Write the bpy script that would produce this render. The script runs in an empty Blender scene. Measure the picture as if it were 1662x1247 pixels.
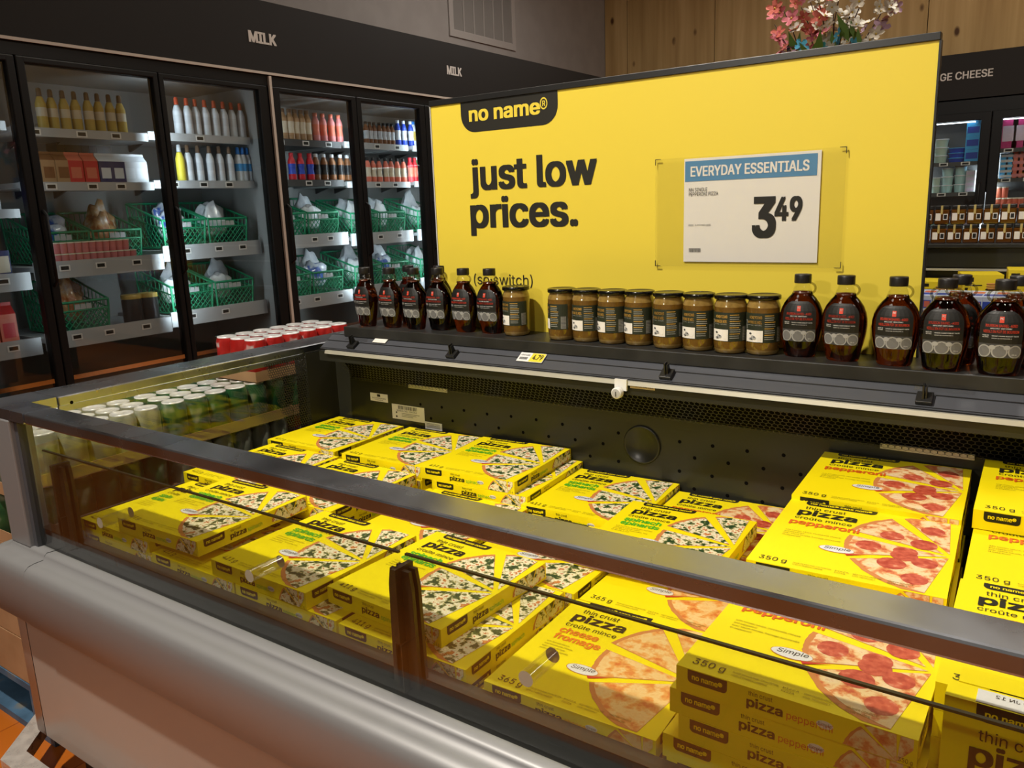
import bpy, math, random
import numpy as np
from mathutils import Vector, Matrix
from mathutils.geometry import delaunay_2d_cdt
random.seed(7)
R = random.uniform
SC = bpy.context.scene
COL = SC.collection
# ---------------------------------------------------------------- camera
F_PX = 1297.76
YAW, PIT, ROL = -0.612541640, -0.218293318, -0.0368500849
CAM = Vector((0, 0, 1.24))
_cy, _sy = math.cos(YAW), math.sin(YAW)
FWD = Vector((_sy*math.cos(PIT), _cy*math.cos(PIT), math.sin(PIT)))
_r0 = Vector((_cy, -_sy, 0)); _u0 = _r0.cross(FWD)
RGT = _r0*math.cos(ROL)+_u0*math.sin(ROL); UP = -_r0*math.sin(ROL)+_u0*math.cos(ROL)
cd = bpy.data.cameras.new('camera'); cd.sensor_width = 36; cd.lens = 36*F_PX/1662; cd.clip_start = .05
cam = bpy.data.objects.new('camera', cd); COL.objects.link(cam)
m = Matrix((RGT, UP, -FWD)).transposed().to_4x4(); m.translation = CAM
cam.matrix_world = m
SC.camera = cam
# ---------------------------------------------------------------- light
SC.view_settings.view_transform = 'Standard'; SC.view_settings.look = 'None'
SC.view_settings.gamma = 1; SC.view_settings.use_curve_mapping = False
SC.view_settings.exposure = 0.0
SC.cycles.use_denoising = True
SC.cycles.transparent_max_bounces = 32
SC.cycles.max_bounces = 8; SC.cycles.sample_clamp_indirect = 4
SC.cycles.caustics_reflective = False; SC.cycles.caustics_refractive = False
w = bpy.data.worlds.new('store_ambience'); SC.world = w; w.use_nodes = True
w.node_tree.nodes['Background'].inputs[0].default_value = (1, .84, .66, 1)
w.node_tree.nodes['Background'].inputs[1].default_value = 0.12
def area(name, loc, target, size, power, color=(1, .93, .82), size_y=None, spread=180):
    l = bpy.data.lights.new(name, 'AREA'); l.energy = power; l.color = color; l.size = size
    if size_y: l.shape = 'RECTANGLE'; l.size_y = size_y
    l.spread = math.radians(spread)
    o = bpy.data.objects.new(name, l); COL.objects.link(o); o.location = loc
    o.rotation_euler = (Vector(target)-Vector(loc)).to_track_quat('-Z', 'Y').to_euler()
    return o
def spot(name, loc, target, power, angle, color=(1, .92, .8), blend=.5, r=.06):
    l = bpy.data.lights.new(name, 'SPOT'); l.energy = power; l.color = color; l.spot_size = math.radians(angle)
    l.spot_blend = blend; l.shadow_soft_size = r
    o = bpy.data.objects.new(name, l); COL.objects.link(o); o.location = loc
    o.rotation_euler = (Vector(target)-Vector(loc)).to_track_quat('-Z', 'Y').to_euler()
    return o
spot('ceiling_spot', (-1.5, -.25, 3.8), (-.75, 1.2, .7), 490, 62, r=.05)
spot('track_spot', (-1.6, -2.6, 2.5), (-.72, 1.64, 1.34), 130, 25, blend=.35, r=.06)
spot('aisle_spot', (.3, -2.3, 3.9), (-.6, .7, .5), 105, 70, blend=.6, r=.12)
area('far_aisle_light', (-.3, 3.2, 4.0), (-.3, 4.8, .6), .8, 85)
area('back_wall_light', (1.4, 6.6, 4.2), (.2, 8.8, 2.9), .7, 40, color=(1, .86, .66))
area('left_aisle_light', (-2.9, 3.2, 3.9), (-2.6, 2.2, 0), .6, 14, color=(1, .9, .75))
area('right_wall_fill', (4.6, 7.4, 4.4), (6.9, 8.2, 3.2), .8, 60, color=(1, .88, .62))  # added lamp, brightens the right wall so the cooler doors reflect it
# ceiling tubes (they also show as streaks in the steel rails) and soft area lamps added as ambient fill
for x in (-3.64, -3.1, -2.55): area('ceiling_tube', (x, 5.9, 3.6), (x, 5.9, 0), .07, 16, (1, .96, .9), 1.9)
for x, y in ((-3.0, -2.5), (2.6, -2.5), (3.2, 2.5), (3.2, 6.2)): area('ambient_fill', (x, y, 4.6), (x, y, 0), 1.1, 30, (1, .92, .82))
# ---------------------------------------------------------------- pixel helpers: a pixel of the photograph and one plane of the shop give a point
def ray(x, y): return RGT*((x-831)/F_PX)+UP*(-(y-623.5)/F_PX)+FWD
def at(x, y, **k):
    d = ray(x, y)
    if 'Z' in k: t = (k['Z']-CAM.z)/d.z
    elif 'Y' in k: t = k['Y']/d.y
    else: t = k['X']/d.x
    return CAM+d*t
# ---------------------------------------------------------------- materials
def mat(name, col, rough=.5, metal=0, spec=.5, coat=0, emit=None, trans=0, ior=1.45):
    m = bpy.data.materials.new(name); m.use_nodes = True
    b = m.node_tree.nodes['Principled BSDF']
    b.inputs['Base Color'].default_value = (*col, 1); b.inputs['Roughness'].default_value = rough
    b.inputs['Metallic'].default_value = metal; b.inputs['Specular IOR Level'].default_value = spec
    b.inputs['Coat Weight'].default_value = coat; b.inputs['Transmission Weight'].default_value = trans; b.inputs['IOR'].default_value = ior
    if emit: b.inputs['Emission Color'].default_value = (*emit[:3], 1); b.inputs['Emission Strength'].default_value = emit[3]
    return m
def ramp(nt, fac, stops):
    r = nt.nodes.new('ShaderNodeValToRGB'); e = r.color_ramp.elements
    for i, (p, c) in enumerate(stops):
        q = e[i] if i < 2 else e.new(p)
        q.position = p; q.color = (*c, 1)
    nt.links.new(fac, r.inputs[0]); return r.outputs[0]
def noise(nt, scale, detail=3, vec=None, rough=.5, dist=0):
    n = nt.nodes.new('ShaderNodeTexNoise'); n.inputs['Scale'].default_value = scale; n.inputs['Detail'].default_value = detail
    n.inputs['Roughness'].default_value = rough; n.inputs['Distortion'].default_value = dist
    if vec: nt.links.new(vec, n.inputs['Vector'])
    return n.outputs['Fac']
def coords(nt, scale=(1, 1, 1), kind='Object'):
    t = nt.nodes.new('ShaderNodeTexCoord'); mp = nt.nodes.new('ShaderNodeMapping'); mp.inputs['Scale'].default_value = scale
    nt.links.new(t.outputs[kind], mp.inputs[0]); return mp.outputs[0]
def noisy(name, stops, scale, detail=3, rough=.5, stretch=(1, 1, 1), metal=0, coat=0, bump=0, rr=None, nrough=.5):
    m = mat(name, (1, 1, 1), rough, metal, coat=coat); nt = m.node_tree; b = nt.nodes['Principled BSDF']
    v = coords(nt, stretch); f = noise(nt, scale, detail, v, nrough)
    nt.links.new(ramp(nt, f, stops), b.inputs['Base Color'])
    if bump:
        bp = nt.nodes.new('ShaderNodeBump'); bp.inputs['Strength'].default_value = bump; bp.inputs['Distance'].default_value = .002
        nt.links.new(f, bp.inputs['Height']); nt.links.new(bp.outputs[0], b.inputs['Normal'])
    if rr: nt.links.new(ramp(nt, f, [(.3, (rr[0],)*3), (.7, (rr[1],)*3)]), b.inputs['Roughness'])
    return m
def pane(name, tint, refl=1.0, rough=.01, haze=0.0):
    m = bpy.data.materials.new(name); m.use_nodes = True; nt = m.node_tree; nt.nodes.clear()
    o = nt.nodes.new('ShaderNodeOutputMaterial'); t = nt.nodes.new('ShaderNodeBsdfTransparent'); t.inputs[0].default_value = (*tint, 1)
    g = nt.nodes.new('ShaderNodeBsdfGlossy'); g.inputs['Roughness'].default_value = rough; g.inputs[0].default_value = (refl, refl, refl, 1)
    fr = nt.nodes.new('ShaderNodeFresnel')      # the same reflection on both faces of a pane
    ge = nt.nodes.new('ShaderNodeNewGeometry'); mr = nt.nodes.new('ShaderNodeMapRange'); mr.inputs['To Min'].default_value = 1.5; mr.inputs['To Max'].default_value = 1/1.5
    nt.links.new(ge.outputs['Backfacing'], mr.inputs['Value']); nt.links.new(mr.outputs[0], fr.inputs[0])
    mx = nt.nodes.new('ShaderNodeMixShader'); nt.links.new(fr.outputs[0], mx.inputs[0])
    nt.links.new(t.outputs[0], mx.inputs[1]); nt.links.new(g.outputs[0], mx.inputs[2]); nt.links.new(mx.outputs[0], o.inputs[0])
    return m
M = {}
def steel(name, c, scale_vec, r0, r1):
    m = noisy(name, [(.3, tuple(x*.94 for x in c)), (.7, c)], 7, 6, .3, (1, 1, 1), metal=1, rr=(r0, r1))
    return m
M['steel'] = steel('brushed_steel', (.48, .52, .58), (1, 9, 9), .20, .34)
M['steel_bump'] = noisy('dented_steel', [(.3, (.55, .55, .53)), (.7, (.75, .74, .70))], 40, 3, .3, metal=.55, rr=(.22, .4), bump=.4)
M['silver'] = mat('silver_paint', (.29, .29, .295), .42, .4)
M['beige'] = noisy('beige_panel', [(.3, (.37, .32, .28)), (.7, (.41, .355, .31))], 3, 2, .35, coat=.2)
M['black'] = mat('black_plastic', (.012, .012, .012), .35)
M['blackmatte'] = mat('black_matte', (.018, .016, .014), .55)
M['well'] = mat('black_liner', (.022, .022, .016), .30)
M['hole'] = mat('dark_hole', (.002, .002, .002), .8, spec=.1)
M['grey'] = mat('grey_ticket_rail', (.070, .074, .085), .32)
M['lgrey'] = mat('light_grey', (.45, .45, .44), .4)
M['alu'] = mat('pale_aluminium', (.56, .54, .45), .35, .3)
M['white'] = mat('white_plastic', (.78, .78, .76), .4)
M['paper'] = mat('white_paper', (.80, .77, .71), .7, spec=.2)
M['glass'] = pane('case_glass', (.955, .965, .94))
M['doorglass'] = pane('door_glass', (.90, .92, .91), .9)
M['clear'] = pane('clear_acrylic', (.95, .95, .94), 1.0, .03)
M['film'] = pane('clear_film', (.995, .995, .99), .5, .12)
M['yellow'] = mat('sign_yellow', (.73, .575, .058), .45, spec=.3)
M['boxyellow'] = mat('carton_yellow', (.95, .78, .006), .38, spec=.25)
M['ink'] = mat('black_ink', (.022, .021, .017), .45, spec=.3)
M['boxink'] = mat('carton_ink', (.018, .016, .008), .45, spec=.3)
M['inkgrey'] = mat('carton_small_print', (.20, .16, .01), .5, spec=.2)
M['blue'] = mat('card_blue', (.085, .24, .43), .6)
M['red'] = mat('red_ink', (.60, .03, .02), .5)
M['orange_ink'] = mat('orange_ink', (.85, .22, .01), .5)
M['pepper_ink'] = mat('pepperoni_ink', (.75, .13, .01), .5)
M['green_ink'] = mat('green_ink', (.08, .50, .02), .5)
M['tan'] = mat('pizza_crust', (.62, .23, .06), .6)
M['pep'] = noisy('pepperoni_slice', [(.35, (.42, .045, .02)), (.6, (.62, .12, .06)), (.75, (.75, .35, .2))], 90, 3, .5)
M['spin'] = noisy('spinach_topping', [(.38, (.02, .055, .015)), (.445, (.07, .12, .03)), (.47, (.60, .50, .22)), (.52, (.86, .82, .62)), (.585, (.84, .74, .46)), (.61, (.52, .11, .03)), (.70, (.66, .28, .07))], 62, 4, .5, nrough=.6)
M['pepp'] = noisy('pepperoni_topping', [(.34, (.55, .09, .03)), (.44, (.72, .27, .09)), (.52, (.85, .60, .30)), (.66, (.86, .68, .42)), (.8, (.7, .2, .06))], 55, 4, .5, nrough=.6)
M['chee'] = noisy('cheese_topping', [(.34, (.70, .18, .03)), (.46, (.83, .40, .10)), (.56, (.88, .62, .28)), (.7, (.85, .50, .18))], 45, 4, .5, nrough=.6)
# wood wall: vertical boards with knots
def wood_wall(name, axis):
    m = mat(name, (1, 1, 1), .55, spec=.2); nt = m.node_tree; b = nt.nodes['Principled BSDF']
    sc = (1, 1, .05) ; v = coords(nt, sc)
    g = noise(nt, 9, 3, v, .5, .3)
    base = ramp(nt, g, [(.3, (.29, .18, .072)), (.5, (.37, .24, .098)), (.7, (.46, .31, .14))])
    vk = coords(nt, (1, 1, .55))
    vo = nt.nodes.new('ShaderNodeTexVoronoi'); vo.inputs['Scale'].default_value = 3.6; nt.links.new(vk, vo.inputs['Vector'])
    kn = ramp(nt, vo.outputs['Distance'], [(.055, (1, 1, 1)), (.11, (0, 0, 0))])
    n2 = noise(nt, 2.3, 1, coords(nt))
    gate = ramp(nt, n2, [(.36, (0, 0, 0)), (.42, (1, 1, 1))])
    mu = nt.nodes.new('ShaderNodeMix'); mu.data_type = 'RGBA'; mu.blend_type = 'MULTIPLY'; mu.inputs[0].default_value = 1
    nt.links.new(kn, mu.inputs[6]); nt.links.new(gate, mu.inputs[7])
    mx = nt.nodes.new('ShaderNodeMix'); mx.data_type = 'RGBA'
    nt.links.new(mu.outputs[2], mx.inputs[0]); nt.links.new(base, mx.inputs[6]); mx.inputs[7].default_value = (.07, .03, .012, 1)
    nt.links.new(mx.outputs[2], b.inputs['Base Color']); return m
M['wood'] = wood_wall('pine_boards', 0)
M['drywall'] = noisy('grey_drywall', [(.4, (.215, .190, .175)), (.6, (.23, .205, .188))], 5, 2, .8)
M['fascia'] = mat('black_fascia', (.014, .012, .0105), .65, spec=.25)
M['vent'] = mat('vent_grey', (.27, .24, .22), .6)
def tile_floor():
    m = mat('orange_tiles', (1, 1, 1), .25, coat=.2); nt = m.node_tree; b = nt.nodes['Principled BSDF']
    br = nt.nodes.new('ShaderNodeTexBrick'); br.offset = 0; br.inputs['Scale'].default_value = 1
    br.inputs['Brick Width'].default_value = .3; br.inputs['Row Height'].default_value = .3; br.inputs['Mortar Size'].default_value = .002
    br.inputs['Color1'].default_value = (.50, .135, .014, 1); br.inputs['Color2'].default_value = (.46, .12, .012, 1); br.inputs['Mortar'].default_value = (.30, .07, .01, 1)
    nt.links.new(coords(nt), br.inputs['Vector']); nt.links.new(br.outputs[0], b.inputs['Base Color']); return m
M['floor'] = tile_floor()
# ---------------------------------------------------------------- text to polygons
try:
    FONT = bpy.data.fonts.load(bpy.utils.resource_path('LOCAL')+'/datafiles/fonts/Inter.woff2')
except Exception:
    FONT = None
_tc = {}
def glyphs(s, bold):
    k = (s, bold)
    if k not in _tc:
        c = bpy.data.curves.new('lettering', 'FONT')
        if FONT: c.font = FONT
        c.body = s; c.size = 1; c.offset = bold; c.resolution_u = 2; c.fill_mode = 'FRONT'
        o = bpy.data.objects.new('lettering', c); COL.objects.link(o)
        dg = bpy.context.evaluated_depsgraph_get(); oe = o.evaluated_get(dg); cu = oe.to_curve(dg, apply_modifiers=False)
        loops = []
        for sp_ in cu.splines:
            P = []; B = sp_.bezier_points; n = len(B)
            for i in range(n):
                p0, p1 = B[i], B[(i+1) % n]; a0, a1, a2, a3 = p0.co.xy, p0.handle_right.xy, p1.handle_left.xy, p1.co.xy
                straight = abs((a1-a0).cross(a3-a0))+abs((a2-a0).cross(a3-a0)) < 1e-5
                for t in ((0,) if straight else (0, .25, .5, .75)):
                    q = 1-t; P.append(a0*q**3+a1*3*q*q*t+a2*3*q*t*t+a3*t**3)
            R_ = [p for i, p in enumerate(P) if (p-P[i-1]).length > 1e-5]
            if len(R_) > 2: loops.append(R_)
        oe.to_curve_clear()
        # letters whose strokes overlap are filled where the outline winds round a point (not by odd and even crossings)
        pts = []; ed = []
        for L in loops: b0 = len(pts); pts += L; ed += [(b0+i, b0+(i+1) % len(L)) for i in range(len(L))]
        vs = []; fs = []
        if pts:
            ov, oe_, of, _, _, _ = delaunay_2d_cdt(pts, ed, [], 0, 1e-6)
            A = np.array([(L[i].x, L[i].y) for L in loops for i in range(len(L))]); Bn = np.array([(L[(i+1) % len(L)].x, L[(i+1) % len(L)].y) for L in loops for i in range(len(L))])
            for f in of:
                c_ = sum((ov[i] for i in f), Vector((0, 0)))/len(f)
                up_ = (A[:, 1] <= c_.y) & (Bn[:, 1] > c_.y); dn_ = (A[:, 1] > c_.y) & (Bn[:, 1] <= c_.y)
                cr = (Bn[:, 0]-A[:, 0])*(c_.y-A[:, 1])-(c_.x-A[:, 0])*(Bn[:, 1]-A[:, 1])
                if int((up_ & (cr > 0)).sum())-int((dn_ & (cr < 0)).sum()) != 0: fs.append(tuple(f))
            vs = [(v.x, v.y) for v in ov]
            used = sorted({i for f in fs for i in f}); ix = {j: i for i, j in enumerate(used)}; vs = [vs[j] for j in used]; fs = [tuple(ix[j] for j in f) for f in fs]
        x0 = min([v[0] for v in vs] or [0]); x1 = max([v[0] for v in vs] or [1])
        _tc[k] = ([(x-x0, y) for x, y in vs], fs, x1-x0)
        bpy.data.objects.remove(o); bpy.data.curves.remove(c)
    return _tc[k]
_h = glyphs('H', 0)[0]; CAPH = max(y for x, y in _h)
# ---------------------------------------------------------------- mesh builder
class MB:
    def __init__(s): s.v = []; s.f = []; s.mi = []; s.sm = []
    def add(s, vs, fs, mi=0, smooth=False):
        b = len(s.v); s.v += [tuple(v) for v in vs]
        for f in fs: s.f.append(tuple(b+i for i in f)); s.mi.append(mi); s.sm.append(smooth)
        return s
    def poly(s, pts, mi=0): return s.add(pts, [tuple(range(len(pts)))], mi)
    def box(s, a, b, mi=0):
        x0, y0, z0 = a; x1, y1, z1 = b
        v = [(x0, y0, z0), (x1, y0, z0), (x1, y1, z0), (x0, y1, z0), (x0, y0, z1), (x1, y0, z1), (x1, y1, z1), (x0, y1, z1)]
        return s.add(v, [(3, 2, 1, 0), (4, 5, 6, 7), (0, 1, 5, 4), (1, 2, 6, 5), (2, 3, 7, 6), (3, 0, 4, 7)], mi)
    def bbox(s, a, b, bev, mi=0):
        # box whose twelve edges are chamfered
        x0, y0, z0 = a; x1, y1, z1 = b; e = bev
        import bmesh
        bm = bmesh.new()
        bmesh.ops.create_cube(bm, size=1)
        for v in bm.verts: v.co = Vector(((x0+x1)/2+v.co.x*(x1-x0), (y0+y1)/2+v.co.y*(y1-y0), (z0+z1)/2+v.co.z*(z1-z0)))
        bmesh.ops.bevel(bm, geom=bm.edges[:], offset=e, segments=2, affect='EDGES', profile=.5)
        bm.verts.index_update()
        s.add([v.co for v in bm.verts], [[v.index for v in f.verts] for f in bm.faces], mi); bm.free(); return s
    def prism(s, pts, d, mi=0, smooth=False):
        # closed polygon pts (3D, counter-clockwise seen against d) pushed along d
        n = len(pts); d = Vector(d); a = [Vector(p) for p in pts]; v = a+[p+d for p in a]
        s.add(v, [tuple(range(n))[::-1], tuple(range(n, 2*n))], mi)
        return s.add(v, [(i, (i+1) % n, n+(i+1) % n, n+i) for i in range(n)], mi, smooth)
    def lathe(s, prof, c=(0, 0, 0), n=20, mi=0, sx=1, sy=1, cap=True, mis=None):
        vs = []; fs = []; k = len(prof)
        for r, z in prof:
            for i in range(n):
                a = 2*math.pi*i/n; vs.append((c[0]+r*math.cos(a)*sx, c[1]+r*math.sin(a)*sy, c[2]+z))
        for j in range(k-1):
            s_ = [(j*n+i, j*n+(i+1) % n, (j+1)*n+(i+1) % n, (j+1)*n+i) for i in range(n)]
            if mis: s.add(vs, s_, mis[j], True); vs_used = True
            else: fs += s_
        if not mis: s.add(vs, fs, mi, True)
        if cap:
            s.add(vs[:n], [tuple(range(n))[::-1]], mis[0] if mis else mi); s.add(vs[-n:], [tuple(range(n))], mis[-1] if mis else mi)
        return s
    def tube(s, pts, r, n=8, mi=0, cap=True):
        P = [Vector(p) for p in pts]; vs = []; k = len(P)
        rs = r if isinstance(r, (list, tuple)) else [r]*k
        up = None
        for i in range(k):
            t = (P[min(i+1, k-1)]-P[max(i-1, 0)]).normalized()
            if up is None: up = Vector((0, 0, 1)) if abs(t.z) < .9 else Vector((1, 0, 0))
            a = t.cross(up).normalized(); b = a.cross(t).normalized(); up = b
            for j in range(n):
                q = 2*math.pi*j/n; vs.append(P[i]+a*math.cos(q)*rs[i]+b*math.sin(q)*rs[i])
        fs = [(i*n+j, i*n+(j+1) % n, (i+1)*n+(j+1) % n, (i+1)*n+j) for i in range(k-1) for j in range(n)]
        s.add(vs, fs, mi, True)
        if cap: s.add(vs[:n], [tuple(range(n))[::-1]], mi); s.add(vs[-n:], [tuple(range(n))], mi)
        return s
    def sweep(s, path, prof, mi=0, closed=False, smooth=True):
        # prof: (inward offset, z); path: list of (x, y, inward normal x, inward normal y)
        vs = []; k = len(prof)
        for x, y, nx, ny in path:
            for o, z in prof: vs.append((x+nx*o, y+ny*o, z))
        n = len(path)
        return s.add(vs, [(i*k+j, i*k+j+1, (i+1)*k+j+1, (i+1)*k+j) for i in range(n-1) for j in range(k-1)], mi, smooth)
    def text(s, body, o, ux, uy, size, mi=0, bold=.0, width=None, align='l', wrap=None):
        # size = cap height; o = left end of the base line; ux, uy = unit axes; width squeezes or stretches to that length
        vs, fs, w = glyphs(body, 0); k = size/CAPH; kx = (width/w) if width else k
        off = {'l': 0, 'c': -w*kx/2, 'r': -w*kx}[align]
        o = Vector(o); ux = Vector(ux); uy = Vector(uy)
        e = bold*.8 if bold >= .02 else 0      # bold: the same letters laid down again a hair to each side
        nn = ux.cross(uy).normalized()*4e-5
        for q, (dx, dy) in enumerate([(0, 0)] if not e else [(0, 0), (e, e*.5), (e, -e*.5), (-e, e*.5), (-e, -e*.5)]):
            P = [o+ux*((x+dx)*kx+off)+uy*((y+dy)*k)+nn*q for x, y in vs]
            if wrap: P = [wrap(p) for p in P]
            s.add(P, fs, mi)
        return s
    def disc(s, c, ux, uy, rx, ry=None, n=20, mi=0, a0=0, a1=2*math.pi):
        ry = ry or rx; c = Vector(c); ux = Vector(ux); uy = Vector(uy)
        return s.poly([c+ux*math.cos(a0+(a1-a0)*i/n)*rx+uy*math.sin(a0+(a1-a0)*i/n)*ry for i in range(n+(1 if a1-a0 < 6.28 else 0))], mi)
    def mesh(s, name, mats):
        me = bpy.data.meshes.new(name); me.from_pydata(s.v, [], s.f)
        for m in mats: me.materials.append(m)
        me.polygons.foreach_set('material_index', s.mi); me.polygons.foreach_set('use_smooth', s.sm); me.update(); return me
    def build(s, name, mats, parent=None, loc=None, rot=None):
        if not isinstance(mats, (list, tuple)): mats = [mats]
        o = bpy.data.objects.new(name, s.mesh(name, mats)); COL.objects.link(o)
        if parent: o.parent = parent
        if loc is not None: o.location = loc
        if rot is not None: o.rotation_euler = rot
        return o
def tag(o, label, cat, group=None, kind=None):
    o['label'] = label; o['category'] = cat
    if group: o['group'] = group
    if kind: o['kind'] = kind
    return o
def struct(o): o['kind'] = 'structure'; return o
def empty(name, loc=(0, 0, 0), rz=0, label=None, cat=None, group=None):
    o = bpy.data.objects.new(name, None); COL.objects.link(o); o.location = loc; o.rotation_euler = (0, 0, rz); o.empty_display_size = .05
    if label: tag(o, label, cat, group)
    return o
def kids(o): return list(o.children)
def dup(o, loc=None, rz=None, label=None, group=None, parent=None):
    c = o.copy(); COL.objects.link(c)
    if parent is not None: c.parent = parent
    if loc is not None: c.location = loc
    if rz is not None: c.rotation_euler = (0, 0, rz)
    if label: c['label'] = label
    if group: c['group'] = group
    for ch in kids(o): dup(ch, parent=c)
    return c
ORD = 'first second third fourth fifth sixth seventh eighth ninth tenth eleventh twelfth thirteenth fourteenth fifteenth sixteenth seventeenth eighteenth'.split()
X_, Y_, Z_ = Vector((1, 0, 0)), Vector((0, 1, 0)), Vector((0, 0, 1))
# ================================================================ setting
MW = -4.0      # glass plane of the milk coolers
BW = 8.75      # glass plane of the cheese coolers
struct(MB().box((-6, -5, -.05), (7, 10, 0)).build('floor', M['floor']))
struct(MB().box((-4.9, -5, 0), (-4.8, 9.1, 4.6)).build('wall_left', M['drywall']))
b = MB(); b.box((-4.9, 9.07, 0), (7, 9.1, 4.6), 1)
seams = [at(982, 100, Y=9.0).x, at(1018, 60, Y=9.0).x, at(1160, 50, Y=9.0).x, at(1506, 30, Y=9.0).x, 1.0, 2.4, 3.8, 5.2, 7]
for x0, x1 in zip(seams, seams[1:]): b.box((x0+.004, 9.0, 2.0), (x1-.004, 9.06, 4.6), 0)
struct(b.build('wall_back', [M['wood'], M['hole']]))
struct(MB().box((-4.9, -5, 4.65), (7, 9.1, 4.75)).build('ceiling', mat('grey_ceiling', (.42, .41, .40), .9)))
b = MB(); b.box((6.9, -5, 0), (7, 9, 4.6), 0)
struct(b.build('wall_right', M['wood']))
# return air grille high on the left wall
g = empty('air_vent', (-4.8, 6.6, 2.9), 0, 'grey louvred air vent high on the wall above the milk coolers', 'vent')
p0 = at(735, 48, X=-4.8); p1 = at(830, 74, X=-4.8); zt = 3.35
b = MB()
y0, y1, z0 = p0.y, p1.y, p0.z
for a, c in (((-4.8, y0-.06, z0-.06), (-4.785, y1+.06, z0)), ((-4.8, y0-.06, zt), (-4.785, y1+.06, zt+.06)), ((-4.8, y0-.06, z0), (-4.785, y0, zt)), ((-4.8, y1, z0), (-4.785, y1+.06, zt))): b.box(a, c)
for i in range(1, 6): yy = y0+(y1-y0)*i/6; b.box((-4.8, yy-.006, z0), (-4.786, yy+.006, zt))
b.build('vent_frame', M['vent'], g).matrix_parent_inverse = Matrix.Translation((4.8, -6.6, -2.9))
b = MB(); n = 44
for i in range(n):
    zz = z0+(zt-z0)*(i+.5)/n; b.poly([(-4.799, y0, zz+.012), (-4.788, y0, zz-.005), (-4.788, y1, zz-.005), (-4.799, y1, zz+.012)])
b.box((-4.8, y0, z0), (-4.7985, y1, zt), 1)
b.build('louvre', [M['vent'], M['blackmatte']], g).matrix_parent_inverse = Matrix.Translation((4.8, -6.6, -2.9))

# ================================================================ coolers
M['shelf'] = mat('cooler_shelf', (.42, .44, .45), .4)
M['shelfdark'] = mat('dark_shelf', (.06, .06, .06), .5)
M['liner'] = mat('cooler_liner', (.26, .26, .25), .6)
M['frame'] = mat('cooler_frame', (.008, .008, .008), .42, spec=.25)
M['floormirror'] = mat('added_floor_mirror', (.72, .70, .66), .12, 1)
M['seam'] = mat('seam_strip', (.50, .44, .38), .4)
TAGM = [M['white'], M['ink']]
def price_tag(mb, c, ux, uy, w=.055, h=.03, nrm=None, mi=(1, 2)):
    n = Vector(ux).cross(Vector(uy)); c = Vector(c)+n*.002; ux = Vector(ux); uy = Vector(uy)
    mb.poly([c-ux*w/2-uy*h/2, c+ux*w/2-uy*h/2, c+ux*w/2+uy*h/2, c-ux*w/2+uy*h/2], mi[0])
    c = c+n*.0008; ww = w*.36; hh = h*.3
    mb.poly([c-ux*ww-uy*hh, c+ux*ww-uy*hh, c+ux*ww+uy*hh, c-ux*ww+uy*hh], mi[1])
# milk fascia along the left wall
fas = tag(MB().box((-4.12, -4.5, 2.056), (-3.985, 8.9, 2.452)).box((-3.984, -4.5, 2.046), (-3.975, 6.0, 2.060), 1).build('cooler_fascia', [M['fascia'], M['seam']]), 'black fascia with two MILK signs above the left coolers', 'fascia')
M['letter'] = mat('fascia_letters', (.52, .48, .44), .5)
for px in ((403, 448, 72), (724, 749, 125)):
    a = at(px[0]+2, px[2]-5, X=-3.984); c = at(px[1], px[2], X=-3.984)
    MB().text('MILK', (-3.983, a.y, a.z+.0), (0, 1, 0), (0, 0, 1), .058, 0, .05, width=c.y-a.y).build('lettering', M['letter'], fas)
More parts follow.
